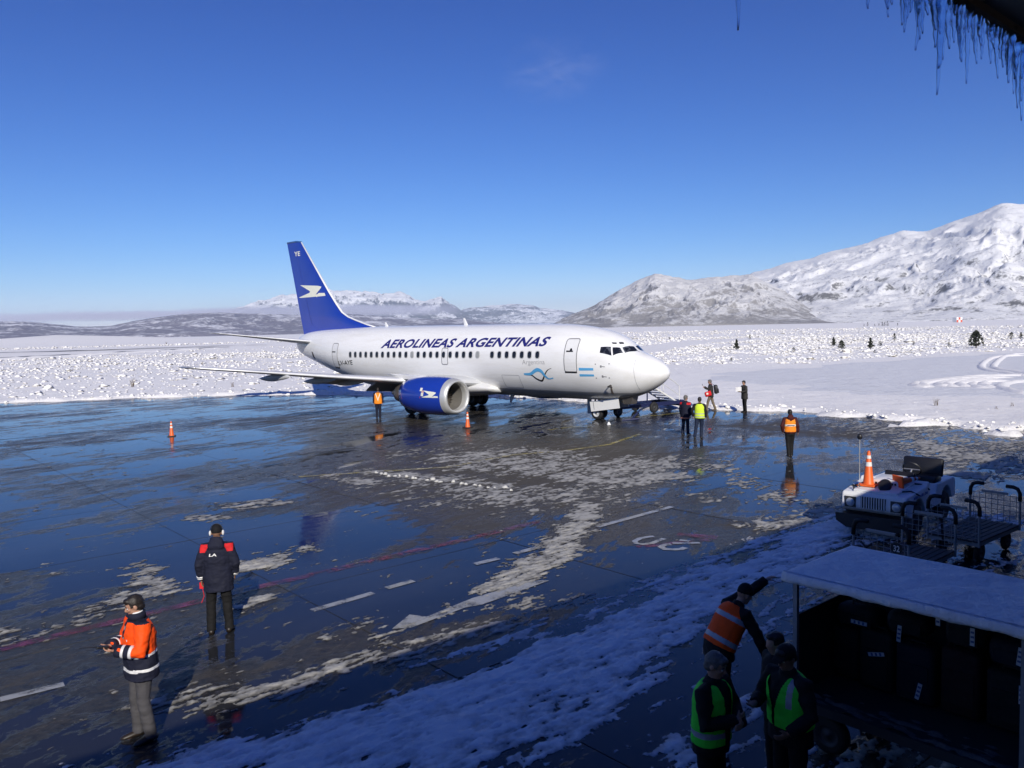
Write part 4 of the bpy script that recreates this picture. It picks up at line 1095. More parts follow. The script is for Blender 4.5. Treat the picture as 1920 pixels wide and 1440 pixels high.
# icicles
mi = NT('ice'); mi.set(col=(.80, .90, .98), rough=.08, trans=1.0, ior=1.2, alpha=.8)
mi.bump(mi.noise(mi.map(mi.coord(), scale=(1, 1, .8)), 55, 3, .6), .18, .004)
M_ICE = mi.m
ICI = [(1383, 60), (1622, 14), (1634, 12), (1663, 32), (1672, 8), (1694, 46), (1706, 30), (1713, 22), (1721, 74), (1726, 66), (1732, 28), (1753, 90), (1758, 62), (1763, 178), (1769, 112), (1774, 96), (1782, 40), (1790, 30), (1798, 116), (1806, 70), (1813, 157), (1818, 60), (1824, 120), (1833, 84), (1839, 86), (1845, 46), (1852, 40),
       (1858, 96), (1865, 148), (1870, 70), (1878, 128), (1884, 96), (1890, 156), (1894, 140), (1900, 175), (1905, 204), (1909, 160), (1912, 226), (1917, 150), (1923, 190), (1930, 140), (1938, 220), (1946, 170), (1742, 12), (1779, 20), (1657, 20), (1700, 60), (1716, 50), (1729, 90), (1747, 60), (1760, 130), (1787, 80), (1794, 60), (1803, 96), (1809, 110), (1828, 100), (1842, 110), (1849, 70), (1855, 120), (1861, 60), (1873, 110), (1881, 70), (1888, 120), (1897, 110), (1903, 150), (1915, 190), (1926, 150)]
ICI.sort()
def nth(k): return '%d%s' % (k, 'th' if 10 < k % 100 < 14 else {1: 'st', 2: 'nd', 3: 'rd'}.get(k % 10, 'th'))
for k, (px, py) in enumerate(ICI):
    d = ray(px, py); nd = d.x * NX + d.y * NY; t = (EN + .02 + random.uniform(-.012, .012)) / nd
    p = Vector((0, 0, CAM_Z)) + d * t
    Lh = EZ + .01 - p.z
    r0 = random.uniform(.0085, .015) * (1.15 if Lh > .25 else .9)
    m = MB(); zs = np.linspace(0, 1, 14); ph = random.random() * 9
    dx_, dy_ = random.gauss(0, .006), random.gauss(0, .006)
    m.tube([(dx_ * q * q + .0007 * sin(q * 30 + ph), dy_ * q * q + .0007 * cos(q * 23 + ph), -Lh * q) for q in zs], [max(.0014, r0 * (1 - q ** 1.15 * .86) * (1 + .14 * sin(q * Lh * 190 + ph))) for q in zs], 8)
    o = m.build('icicle', M_ICE, None, True); o.location = (p.x, p.y, EZ + .01)
    if k == 0: lb = 'thin icicle hanging alone, well apart from the others in the sky'
    elif (px, py) == (1763, 178): lb = 'long icicle reaching lowest in the middle of the row'
    elif (px, py) == (1912, 226): lb = 'longest icicle beside the dark eave at the edge of the view'
    else: lb = '%s clear icicle, %s along the eave row after the lone one' % ('stubby' if Lh < .12 else 'short' if Lh < .2 else 'medium' if Lh < .3 else 'long', nth(k))
    tag(o, lb, 'icicle', 'icicles hanging from the eave')

# ------------------------------------------------------------------ trees, bushes, marker hut out on the plain
M_NEEDLE = plain('dark_needles', (.035, .042, .028), .8, scale=3, var=.4)
M_TWIG = plain('bare_twigs', (.16, .125, .09), .85, scale=4)
M_BARK = plain('bark', (.07, .055, .045), .9)
def gl(p): return Vector((p.x, p.y, float(ground_z(np.array([p.x]), np.array([p.y]))[0])))
def crown_me(name, h, w, n, kind, mat, seed):
    rg = np.random.default_rng(seed); V = []; T = []
    for i in range(n):
        t = rg.random() ** .8
        z = h * (.12 + .88 * t)
        if kind == 'cone': r_ = w * (1 - t) ** .8 * (.55 + .45 * rg.random()) * (.8 + .35 * sin(t * 19 + seed))
        else: r_ = w * sqrt(max(0, 1 - (2 * t - .8) ** 2 / 1.5)) * rg.random() ** .55 * (1.15 - .55 * t)
        a = rg.random() * 2 * pi
        c = np.array([r_ * cos(a), r_ * sin(a), z]); s_ = h * (.045 + .055 * rg.random())
        for q in range(2):
            d1 = rg.normal(size=3); d1 /= np.linalg.norm(d1); d2 = np.cross(d1, rg.normal(size=3)); d2 /= np.linalg.norm(d2)
            b = len(V); V += [c + d1 * s_, c + d2 * s_ * .6, c - d1 * s_, c - d2 * s_ * .6]; T += [(b, b + 1, b + 2), (b, b + 2, b + 3)]
    me = bpy.data.meshes.new(name); me.from_pydata([tuple(v) for v in V], [], T); me.materials.append(mat); return me
def conifer(base, h, label, kind='cone', w=.36, seed=1, n=130):
    t = empty('conifer_tree' if kind == 'cone' else 'bush', gl(base), random.random() * 6, label, 'tree' if kind == 'cone' else 'bush', 'dark young trees scattered over the plain')
    m = MB(); m.tube([(0, 0, -.1), (.02, 0, h * .4), (0, .02, h * .92)], [h * .035, h * .025, h * .006], 6); m.build('trunk', M_BARK, t)
    link('crown', crown_me('crown', h, h * w, n, kind, M_NEEDLE, seed), t)
TREES = [(1381, 657.5, 17, 'cone', 'dark conical tree nearest the aircraft nose on the snowy plain'), (1406, 638, 9, 'cone', 'tiny conical tree just beyond the one nearest the aircraft nose'), (1488, 661, 8, 'round', 'small dark bush alone between the first tree and the pair of bushes'),
    (1563, 650, 15, 'cone', 'upright first tree of the close pair in the middle of the plain'), (1578, 656, 15, 'round', 'broad second bush of the close pair in the middle of the plain'), (1632, 656, 19, 'cone', 'tall bushy tree standing beside a much smaller bush'), (1650, 649, 9, 'round', 'small bush close behind a tall bushy tree'),
    (1677, 640, 12, 'cone', 'pointed tree standing alone below the far cluster'), (1713, 648, 6, 'round', 'low round bush between the pointed tree and the largest tree'), (1779, 652, 8, 'round', 'spreading low bush just before the largest tree'), (1830, 653, 28, 'round', 'largest and darkest tree on the snowy plain'),
    (1896, 637, 12, 'round', 'pale topped bush beyond the largest tree'), (1914, 636, 12, 'cone', 'dark tree at the edge of the view beyond the largest tree'),
    (1640, 663, 6, 'round', 'dark stubby bush below the tall bushy tree'), (1371, 680, 5, 'round', 'small dark bush in the scrub by the taxiway')]
for i, (px, py, hp, kd, lb) in enumerate(TREES):
    p = G(px, py); conifer(p, max(.5, hp / FPX * p.y * 1.15), lb, kd, .33 if kd == 'cone' else .42, 11 + i, 260 if hp > 12 else 90)
for i, (px, hp) in enumerate(((1620, 5), (1627, 8), (1640, 5), (1648, 6), (1654, 9), (1659, 8), (1664, 10), (1683, 6))):
    p = G(px, 612.5 - (px - 1600) * .012); conifer(p, hp / FPX * p.y, '%s tree in the far dark cluster near the mountain foot, counting away from the aircraft' % ('first second third fourth fifth sixth seventh last'.split()[i]), 'cone', .4, 40 + i, 40)
def shrub(px, py, hp, lb, n=26):
    p = gl(G(px, py)); h = hp / FPX * p.y
    t = empty('bare_shrub', p, 0, lb, 'shrub', 'bare twiggy shrubs in the snow')
    m = MB()
    for k in range(n):
        a = random.random() * 2 * pi; s_ = random.uniform(.15, .55)
        m.tube([(0.1 * cos(a), .1 * sin(a), -.05), (s_ * h * .6 * cos(a), s_ * h * .6 * sin(a), h * .6), (s_ * h * cos(a + .3), s_ * h * sin(a + .3), h * random.uniform(.75, 1.1))], [.012 * h, .009 * h, .004 * h], 4)
    m.build('twigs', M_TWIG, t)['kind'] = 'stuff'
for px, py, hp, lb in ((248, 727, 16, 'bare grey shrub poking through snow by the apron edge beyond the wing tip'), (436, 726, 9, 'small dark shrub at the apron edge below the wing'), (130, 711, 6, 'small dark shrub in snow short of the runway'), (379, 684, 7, 'dark shrub in the scrub above the wing tip'), (312, 642, 5, 'lone bush beside the white knoll beyond the runway'),
                       (1755, 763, 14, 'thin bare stems sticking up from the snow past the apron edge'), (1898, 763, 8, 'tan grass clump in the snow past the apron corner'), (1868, 770, 5, 'flat dark tuft in the snow near the apron corner')):
    shrub(px, py, hp, lb)
p = gl(G(1795, 604.4)); k_ = p.y / FPX
hut = empty('marker_hut', p, R(15), 'tiny red and white checkered hut far out on the plain', 'hut')
m = MB(); m.box((0, 0, 4.6 * k_), (13 * k_, 10 * k_, 9.2 * k_)); m.build('wall', plain('hut_white', (.8, .8, .78), .6), hut)
for i, (a, b) in enumerate(((-1, 0), (1, 0), (0, 1))):
    m = MB(); m.box((a * 4.3 * k_, -5.05 * k_, (2.3 + 4.6 * b) * k_), (4.1 * k_, .3, 4.4 * k_)); m.build('panel', plain('hut_red', (.55, .10, .06), .6) if i == 0 else bpy.data.materials['hut_red'], hut)

# ------------------------------------------------------------------ traffic cones
M_ORANGE = plain('cone_orange', (.80, .13, .015), .5, scale=4)
M_BANDW = plain('cone_white', (.75, .75, .72), .4)
def cone(loc, h, rz, label, base_black=True, tilt=None):
    c = empty('traffic_cone', loc, rz, label, 'traffic cone', 'orange traffic cones')
    if tilt: c.rotation_euler = tilt
    m = MB(); m.bbox((0, 0, .02), (h * .5, h * .5, .04), .012); m.build('base', M_BLACK if base_black else M_ORANGE, c)
    def r(z): return h * (.155 - .115 * z / h)
    m = MB(); m.lathe([(r(.04) * 1.12, .04), (r(.07), .07), (r(h * .97), h * .97), (r(h) * .6, h), (.008, h)], 24); m.build('body', M_ORANGE, c, True)
    for a, b in ((.56, .68), (.78, .87)):
        m = MB(); m.lathe([(r(h * a) + .003, h * a), (r(h * b) + .003, h * b)], 24); m.build('band', M_BANDW, c, True)
cone(G(322, 818), .72, .3, 'orange cone standing alone on the wet apron below the wing tip')
cone(G(877, 802), .78, .6, 'orange cone standing beside the blue engine inlet')

# ------------------------------------------------------------------ jeep
M_JEEP = plain('jeep_white', (.80, .80, .79), .4, scale=2.5, var=.10)
M_SEAT = plain('black_vinyl', (.012, .012, .014), .42, scale=3)
M_LENS = plain('lamp_lens', (.55, .57, .58), .1, .2)
fl, fr = G(1574, 945, .62), G(1706, 966, .62)
JH = R(226)
jc = (fl + fr) / 2 - Vector((cos(JH), sin(JH), 0)) * 1.62; jc.z = 0
jeep = empty('jeep', jc, JH, 'small open white jeep with black bench seat parked in the shade', 'jeep')
def arch(cx, r_, n=10): return [(cx + r_ * cos(a), .40 + r_ * sin(a)) for a in np.linspace(pi - .22, .22, n)]
prof = [(-1.66, .52)] + arch(-.98, .45) + [(-.48, .50), (.50, .50)] + arch(1.0, .45) + [(1.56, .54), (1.64, .60), (1.66, .70), (1.64, .90), (1.60, .96), (.46, 1.06), (.40, 1.13), (.26, 1.13), (.20, .80), (-.22, .78), (-.30, 1.0), (-1.58, .98), (-1.66, .92)]
bm = bmesh.new()
vs0 = [bm.verts.new((x, -.75 + (.05 if x > 1.5 else 0), z)) for x, z in prof]; vs1 = [bm.verts.new((x, .75 - (.05 if x > 1.5 else 0), z)) for x, z in prof]
bm.faces.new(vs0); bm.faces.new(vs1[::-1])
n = len(prof)
for i in range(n): bm.faces.new((vs0[i], vs1[i], vs1[(i + 1) % n], vs0[(i + 1) % n]))
bmesh.ops.recalc_face_normals(bm, faces=bm.faces[:])
eg = [e for e in bm.edges if e.calc_face_angle(0) > R(40) and all(v.co.z > .55 for v in e.verts)]
bmesh.ops.bevel(bm, geom=eg, offset=.035, segments=3, affect='EDGES', profile=.5)
me = bpy.data.meshes.new('body'); bm.to_mesh(me); bm.free(); me.materials.append(M_JEEP); link('body', me, jeep)
m = MB(); m.box((0, 0, .42), (2.9, 1.2, .3)); m.build('chassis', M_BLACK, jeep)
m = MB(); m.prism([(-.80, .48), (.80, .48), (.78, .30), (.55, .17), (-.55, .17), (-.78, .30)], 1.42, 1.76, lambda y, z, x: (x, y, z)); m.build('bumper', M_BLACK, jeep)
m = MB(); m.box((1.655, 0, .76), (.02, .54, .25)); gr_ = m.build('grille', M_BLACK, jeep)
for k in range(10):
    m = MB(); m.bbox((1.672, -.245 + .0545 * k, .76), (.03, .022, .27), .006); m.build('grille_bar', M_JEEP, gr_)
for s in (1, -1):
    m = MB(); m.box((1.655, s * .50, .74), (.02, .25, .24)); hl = m.build('headlight', M_DARKM, jeep)
    m = MB(); m.lathe([(.10, 1.66), (.09, 1.685), (.05, 1.695), (.005, 1.698)], 16, (0, s * .50, .73), 'X'); m.build('lens', M_LENS, hl, True)
m = MB(); m.bbox((1.0, 0, 1.035), (1.1, .96, .06), .02, Matrix.Rotation(R(5.2), 3, 'Y')); m.build('hood', M_JEEP, jeep)
m = MB(); m.bbox((.72, .05, 1.13), (.62, .62, .17), .05, Matrix.Rotation(R(4), 3, 'Y')); sc = m.build('hood_scoop', M_JEEP, jeep, True, 40)
rg = np.random.default_rng(4)
for k in range(7):
    m = MB(); m.box((1.034, .05 - .21 + .07 * k, 1.115), (.006, .034 + .012 * rg.random(), .045), Matrix.Rotation(R(rg.uniform(-25, 25)), 3, 'X')); m.build('faded_marking', M_BLACK, sc)
m = MB(); m.bbox((.30, .12, 1.20), (.18, .66, .19), .03, Matrix.Rotation(R(-28), 3, 'Y')); m.build('dashboard', M_SEAT, jeep)
m = MB(); m.lathe([(.20, 0), (.215, .018), (.20, .036), (.185, .018)], 24); sw = m.build('steering_wheel', M_BLACK, jeep, True); sw.location = (-.05, .26, 1.32); sw.rotation_euler = (0, R(-55), 0)
m = MB(); m.tube([(.3, .26, 1.02), (-.04, .26, 1.31)], .02, 6); m.tube([(-.05, .08, 1.32), (-.05, .44, 1.32)], .014, 5); m.build('steering_column', M_BARE, jeep)
m = MB(); m.bbox((-.55, .26, 1.05), (.50, .88, .16), .05); m.build('seat', M_SEAT, jeep, True, 40)
m = MB(); m.bbox((-.86, .26, 1.28), (.14, .90, .44), .05, Matrix.Rotation(R(-12), 3, 'Y')); m.build('backrest', M_SEAT, jeep, True, 40)
m = MB()
for s in (1, -1):
    for a, b in (((1.25, s * .48, 1.02), (1.05, s * .78, .94)), ((.50, s * .5, 1.09), (.36, s * .78, .96))):
        a, b = Vector(a), Vector(b); m.tube([a, (a + b) / 2 + Vector((0, 0, .05)), b], .018, 5)
m.build('hood_strap', M_BLACK, jeep)
m = MB(); m.lathe([(.005, .03), (.12, .025), (.15, 0), (.12, -.02), (.005, -.025)], 20); mr_ = m.build('mirror', M_BLACK, jeep, True); mr_.location = (1.28, .12, 1.12); mr_.rotation_euler = (R(-20), R(40), 0); mr_.scale = (1.25, .95, 1)
m = MB(); m.tube([(.55, -.72, 1.0), (.55, -.72, 2.02)], .012, 6); po = m.build('beacon_pole', M_BARE, jeep)
m = MB(); m.ell((.55, -.72, 2.08), (.06, .06, .075), 8); m.build('beacon', M_BLACK, po, True)
for x in (1.0, -.98):
    for s in (1, -1):
        w_ = wheel(jeep, (x, s * .64, .36), .36, .22, M_DARKM)
for s in (1,):                                     # illegible blue lettering on the fender: bars of blue paint
    for k in range(9):
        m = MB(); m.box((1.30 - .105 * k, s * .7525, .905 + .004 * (k % 2)), (.05 + .02 * (k % 3), .004, .055 + .015 * (k % 2))); m.build('faded_marking', plain('faded_blue', (.10, .16, .40), .5) if k == 0 else bpy.data.materials['faded_blue'], jeep)
m = MB(); m.tube([(1.45, -.5, .95), (1.45, -.5, 1.08), (1.45, -.40, 1.12), (1.45, -.36, 1.06)], .02, 6); m.build('hood_catch', M_BLACK, jeep)
jm = Matrix.Translation(jc) @ Matrix.Rotation(JH, 4, 'Z')
cone(jm @ Vector((1.12, -.30, 1.05)), .80, JH, 'orange cone standing on the bonnet of the white jeep', False)
cone(jm @ Vector((1.02, .30, 1.17)), .62, JH, 'orange cone lying on its side across the jeep bonnet', False, (R(0), R(84), JH + R(150)))

# ------------------------------------------------------------------ two open baggage trolleys
M_STEEL = plain('galvanised_steel', (.30, .31, .32), .5, .4)
M_PLANK = plain('dark_planks', (.045, .040, .038), .7, scale=5, var=.3)
M_PAD = plain('black_foam_pad', (.010, .010, .011), .7)
def trolley(p0, rz, label, number):
    t = empty('baggage_trolley', p0, rz, label, 'baggage trolley', 'open baggage trolleys beside the jeep')
    Lg, Wd, dz, top = 2.0, 1.0, .46, 1.26
    m = MB()
    for y in (-.44, 0, .44): m.box((Lg / 2, y, dz - .06), (Lg, .06, .07))
    for x in (.03, Lg - .03): m.box((x, 0, dz - .06), (.05, Wd - .06, .06))
    m.build('frame', M_STEEL, t)
    for k in range(8):
        m = MB(); m.bbox((Lg / 2, -.43 + .1228 * k, dz), (Lg, .105, .03), .005); m.build('plank', M_PLANK, t)
    for x in (0.0, Lg):
        for s in (1, -1):
            m = MB(); m.tube([(x, s * .49, dz - .1), (x, s * .49, top - .28)], .024, 8); po_ = m.build('post', M_STEEL, t)
            m = MB(); m.tube([(x, s * .49, top - .28), (x, s * .485, top - .12), (x, s * .44, top - .03), (x, s * .36, top), (x, s * .22, top)], .040, 8); m.build('handle_pad', M_PAD, po_, True)
        m = MB()
        for k in range(8): m.tube([(x, -.42 + .12 * k, dz + .05), (x, -.42 + .12 * k, top - .18)], .006, 4)
        for k in range(6): m.tube([(x, -.47, dz + .07 + .105 * k), (x, .47, dz + .07 + .105 * k)], .006, 4)
        m.build('mesh_panel', M_STEEL, t)
        m = MB(); m.box((x, 0, top - .16), (.03, .52, .05)); m.build('top_rail', M_STEEL, t)
    for x in (.35, Lg - .35):
        for s in (1, -1): wheel(t, (x, s * .36, .19), .19, .10, M_DARKM)
    m = MB(); m.tube([(-.02, 0, .34), (-.42, 0, .40), (-.52, 0, .95)], .025, 6); m.tube([(-.52, -.10, 1.02), (-.53, 0, .94), (-.52, .10, 1.02)], .02, 6); m.build('tow_bar', M_BLACK, t)
    if number:
        m = MB(); m.lathe([(.10, 0), (.10, -.012), (.005, -.012)], 18, (-.03, -.30, dz + .42), 'X'); pl_ = m.build('number_plate', M_BLACK, t)
        fit_text(number, M_BANDW, lambda u, v: (-.046, -.30 + .055 - u * .11, dz + .36 + v * .11), .02, 0, 1, .5, 'number', pl_)
a0, a1 = UN(0, 0), UN(1, 0)
p1 = (G(1597, 973, 1.26) + G(1708, 990, 1.26)) / 2
p2 = p1 + Vector((FX, FY, 0)) * 2.97 - Vector((NX, NY, 0)) * .08
trolley((p1.x, p1.y, 0), FANG, 'baggage trolley with the round number plate next to the snow roofed cart', '32')
trolley((p2.x, p2.y, 0), FANG - .04, 'baggage trolley behind the other, beside the jeep rear wheel', None)

# ------------------------------------------------------------------ roofed baggage cart full of bags
M_CANV = plain('cart_panel', (.035, .037, .04), .7, scale=2)
C0 = Vector((3.12, 9.0, 0)); cart = empty('covered_baggage_cart', C0, FANG - pi / 2, 'open sided baggage cart with a snow covered roof, loaded with dark luggage', 'baggage cart')
CW, CD, CH = 2.35, 1.42, 1.93
m = MB(); m.box((CW / 2, CD / 2, .50), (CW, CD, .10)); m.build('bed', M_CANV, cart)
for x in (.03, CW - .03):
    for y in (.03, CD - .03): m = MB(); m.box((x, y, 1.24), (.05, .05, 1.38)); m.build('post', M_STEEL, cart)
m = MB(); m.box((CW / 2, CD - .012, 1.22), (CW - .1, .02, 1.34)); m.build('back_panel', M_CANV, cart)
for x in (.012, CW - .012): m = MB(); m.box((x, CD / 2, 1.02), (.018, CD - .12, .94)); m.build('side_panel', M_CANV, cart)
m = MB(); m.bbox((CW / 2, CD / 2, CH + .02), (CW + .16, CD + .16, .05), .015); rf = m.build('roof', M_BLACK, cart)
# the snow on the roof: a soft edged slab
U_, V_ = np.meshgrid(np.linspace(0, 1, 70), np.linspace(0, 1, 46))
ed = np.minimum(np.minimum(U_, 1 - U_) * (CW + .14), np.minimum(V_, 1 - V_) * (CD + .14))
hz_ = .05 * sstep(-.005, .05, ed) + .012 * fbm(U_ * 6, V_ * 4, 4, 2) * sstep(0, .1, ed) + CH + .043
snow_o = grid_mesh('snow_cover', U_ * (CW + .15) - .075, V_ * (CD + .15) - .075, hz_, MAT_SNOW); snow_o.parent = cart; snow_o['kind'] = 'stuff'
rv = []
m = MB(); rr = []
for k in range(33):
    t = k / 32; x = -.075 + (CW + .15) * t; dp = .075 + .006 * sin(k * 1.7) + .006 * sin(k * .61)
    rr.append([(x, -.06, CH + .085), (x, -.095, CH + .06), (x, -.105, CH + .05 - dp * .6), (x, -.098, CH + .05 - dp), (x, -.085, CH + .05 - dp), (x, -.08, CH + .04)])
m.rings(rr); m.build('snow_cover', MAT_SNOW, cart, True)['kind'] = 'stuff'
for x in (.4, CW - .4):
    for y in (.12, CD - .12): wheel(cart, (x, y, .22), .22, .14, M_DARKM)
m = MB(); m.tube([(-.02, CD / 2, .42), (-.8, CD / 2, .36)], .035, 6); m.build('tow_bar', M_BLACK, cart)
# icy crust on the bed at the open side
U_, V_ = np.meshgrid(np.linspace(0, 1, 60), np.linspace(0, 1, 24))
hz_ = .552 + .05 * np.clip(fbm(U_ * 9, V_ * 4, 4, 5) + .5 - V_ * .6, -.3, 1)
sb = grid_mesh('snow', .05 + U_ * (CW - .1), .03 + V_ * .42, hz_ - .02, m_slush('dirty_ice', (.02, .02, .02), (.13, .13, .13))); sb.parent = cart; sb['kind'] = 'stuff'
cm = Matrix.Translation(C0) @ Matrix.Rotation(FANG - pi / 2, 4, 'Z')
BC = {'black': (.010, .010, .011), 'navy': (.010, .013, .03), 'maroon': (.035, .008, .009), 'purple': (.022, .010, .05), 'charcoal': (.016, .016, .017), 'brown': (.02, .013, .009)}
BMAT = {k: plain(k + '_fabric', tuple(q * .6 for q in v), .8, scale=14, var=.25) for k, v in BC.items()}
M_TAG = plain('paper_tag', (.62, .64, .68), .6, scale=8)
M_TAGB = plain('tag_print', (.12, .16, .35), .6)
BAGS = [(.20, .98, .56, .34, .62, .28, 'black', 'upright black suitcase at the near end of the roofed cart', None), (.58, .95, .55, .40, .70, .30, 'charcoal', 'charcoal suitcase standing second from the near post', (.02, .45, 75)),
    (1.02, .93, .55, .42, .66, .30, 'navy', 'navy suitcase in the middle of the roofed cart with a slanted tag', (.06, .18, 12)), (1.48, .95, .55, .40, .74, .30, 'maroon', 'dark maroon suitcase in the middle of the cart', None), (1.95, .96, .55, .44, .64, .30, 'black', 'wide black suitcase by the far post of the cart', (.12, .46, 0)),
    (.32, 1.0, 1.20, .52, .26, .32, 'brown', 'brown holdall lying on the black suitcases at the near end', (.05, .10, 90)), (.90, .98, 1.27, .46, .26, .34, 'black', 'black bag with a long hanging tag on the top layer', (-.06, .04, 4)), (1.12, .99, 1.54, .50, .22, .32, 'purple', 'purple bag with a white tag under the roof of the cart', (.14, .06, 0)),
    (1.50, .97, 1.30, .40, .34, .32, 'charcoal', 'charcoal holdall wedged on top beside the maroon suitcase', (.10, .18, 0)), (1.96, .97, 1.22, .46, .30, .32, 'navy', 'navy bag with two thin tags on top at the far post', (.08, .18, 6))]
for x, y, z, w_, h_, d_, c_, lb, tg in BAGS:
    big = h_ > .5
    b = empty('suitcase' if big else 'holdall', cm @ Vector((x, y, z)), FANG - pi / 2 + random.uniform(-.06, .06), lb, 'suitcase' if big else 'holdall', 'luggage loaded in the roofed cart')
    m = MB(); m.bbox((0, 0, h_ / 2 + .01), (w_, d_, h_ - .02), .05 if big else .09); m.build('shell', BMAT[c_], b, True, 50)
    m = MB(); m.tube([(-.09, -d_ / 2 * .3, h_ - .01), (-.08, -d_ / 2 * .3, h_ + .035), (.08, -d_ / 2 * .3, h_ + .035), (.09, -d_ / 2 * .3, h_ - .01)], .012, 6); m.build('handle', M_BLACK, b)
    m = MB(); m.box((0, -d_ / 2 - .004, h_ * .45), (w_ * .7, .012, h_ * .5)); m.build('pocket', BMAT[c_], b)
    if tg:
        tx, tz, ta = tg; rt = Matrix.Rotation(R(ta), 3, 'Y')
        m = MB(); m.box((tx, -d_ / 2 - .02, tz), (.045, .004, .19), rt); t_ = m.build('luggage_tag', M_TAG, b)
        for q in (-.05, .0, .05): m = MB(); m.box(Vector((tx, -d_ / 2 - .0225, tz)) + rt @ Vector((0, 0, q)), (.034, .002, .022), rt); m.build('printed_bar', M_TAGB, t_)

# ------------------------------------------------------------------ passenger stairs at the far side door
M_RAIL = plain('stair_white', (.72, .72, .70), .4)
M_CHASS = plain('stair_navy', (.015, .020, .075), .4)
top = Vector((5.45, 43.9, 0)); bot = G(1262, 766.5); dv = (bot - top); sl_ = dv.length; dv.normalize()
stairs = empty('passenger_stairs', top, atan2(dv.y, dv.x), 'white passenger stairs with a navy chassis behind the aircraft nose', 'stairs')
TZ = 2.62; N_ = 13; x0_ = .2; x1_ = sl_ - .25
for k in range(N_):
    t = (k + .5) / N_; m = MB(); m.box((lerp(x0_, x1_, t), 0, lerp(TZ, .45, t)), (.30, 1.1, .045)); m.build('step', M_RAIL, stairs)
for s in (1, -1):
    m = MB(); a, b = Vector((x0_ - .1, s * .58, TZ - .02)), Vector((x1_ + .15, s * .58, .32)); m.prism([(a.x, a.z), (b.x, b.z), (b.x, b.z + .10), (a.x, a.z + .10)], s * .56, s * .60, lambda x, z, y: (x, y, z)); m.build('stringer', M_RAIL, stairs)
    m = MB(); rz_ = 1.05
    pts = [(-1.2, s * .62, TZ + rz_), (x0_, s * .62, TZ + rz_), (x1_ - .25, s * .62, .55 + rz_), (x1_ + .1, s * .62, .30 + rz_), (x1_ + .1, s * .62, .40)]
    m.tube(pts, .025, 6); m.tube([(-1.2, s * .62, TZ), (-1.2, s * .62, TZ + rz_)], .025, 6)
    m.tube([(x0_, s * .62, TZ + rz_ * .5), (x1_ + .1, s * .62, .32 + rz_ * .5)], .018, 6)
    for t in (0, .33, .66): m.tube([(lerp(x0_, x1_, t), s * .62, lerp(TZ, .45, t)), (lerp(x0_, x1_, t), s * .62, lerp(TZ, .45, t) + rz_)], .02, 6)
    m.build('handrail', M_RAIL, stairs)
m = MB(); m.box((-.5, 0, TZ - .04), (1.5, 1.25, .09)); m.build('platform', M_RAIL, stairs)
m = MB()
for s in (1, -1): m.tube([(-.9, s * .5, .45), (-.5, s * .5, TZ - .08)], .05, 6); m.tube([(.1, s * .5, .45), (.1, s * .5, TZ - .08)], .05, 6); m.tube([(.1, s * .5, .5), (-.7, s * .5, TZ - .2)], .035, 6); m.tube([(lerp(x0_, x1_, .45), s * .5, .45), (lerp(x0_, x1_, .45), s * .5, lerp(TZ, .45, .45))], .04, 6)
m.build('support_strut', M_CHASS, stairs)
m = MB()
for s in (1, -1): m.box((sl_ / 2 - .3, s * .62, .45), (sl_ + .9, .10, .20))
for x in (-.6, .9, 2.3, sl_ - .3): m.box((x, 0, .44), (.12, 1.3, .16))
m.bbox((sl_ - .02, 0, .40), (.30, 1.5, .34), .03); m.build('chassis', M_CHASS, stairs)
for x in (-.3, 2.4):
    for s in (1, -1): wheel(stairs, (x, s * .72, .30), .30, .16, M_DARKM)
# tow bar and ground power leads by the nose gear
m = MB(); q0, q1 = G(1185, 790), G(1215, 777); m.tube([(q0.x, q0.y, .12), (q0.x * .5 + q1.x * .5, q0.y * .5 + q1.y * .5, .42), (q1.x, q1.y, .45)], .05, 6); m.tube([(q0.x - .5, q0.y, .05), (q0.x + .35, q0.y, .12)], .05, 6)
tag(m.build('tow_bar', M_CHASS), 'navy tow bar lying on the apron under the aircraft nose', 'tow bar')
m = MB(); q = G(1142, 797); m.add([(q.x - .09, q.y, 0.01), (q.x + .09, q.y, .01), (q.x + .09, q.y + .2, .01), (q.x - .09, q.y + .2, .01), (q.x - .03, q.y + .1, .14), (q.x + .03, q.y + .1, .14)], [(0, 1, 2, 3), (0, 4, 5, 1), (2, 5, 4, 3), (0, 3, 4), (1, 5, 2)])
tag(m.build('wheel_chock', M_BANDW), 'white wedge chock against the nose wheels', 'wheel chock')
# ------------------------------------------------------------------ people
def cloth(name, col, rough=.8, var=.18): return plain(name, col, rough, scale=9, var=var, spec=.25)
M_SKIN = plain('skin', (.40, .22, .15), .55, scale=7, var=.12)
M_SKINB = plain('skin_tan', (.28, .15, .095), .55, scale=7, var=.12)
M_HAIR = plain('dark_hair', (.016, .012, .010), .55, scale=30, var=.5)
M_HAIRG = plain('greying_hair', (.12, .11, .10), .6, scale=30, var=.4)
M_NAVY = cloth('navy_cloth', (.012, .014, .030))
M_BLK = cloth('black_cloth', (.010, .010, .011))
M_GREYT = cloth('grey_trousers', (.068, .066, .072))
M_HIO = cloth('orange_fabric', (.95, .085, .005), .7, .1)
M_HIO2 = cloth('light_orange_fabric', (.88, .26, .02), .7, .1)
M_HIY = cloth('yellow_fabric', (.62, .80, .05), .7, .08)
M_HIG = cloth('green_fabric', (.06, .78, .05), .7, .08)
M_REFL = plain('reflective_tape', (.78, .78, .78), .35, .1, scale=12)
M_TAPE = plain('grey_tape', (.36, .38, .42), .4, .1, scale=12)
M_REDC = cloth('red_cloth', (.62, .02, .025))
M_SHOE = plain('shoe_leather', (.020, .014, .010), .45, scale=9)
M_KHAKI = cloth('khaki_cloth', (.17, .135, .095))
M_CHAR = cloth('charcoal_cloth', (.035, .033, .032))
M_MAROON = cloth('maroon_cloth', (.06, .012, .012))
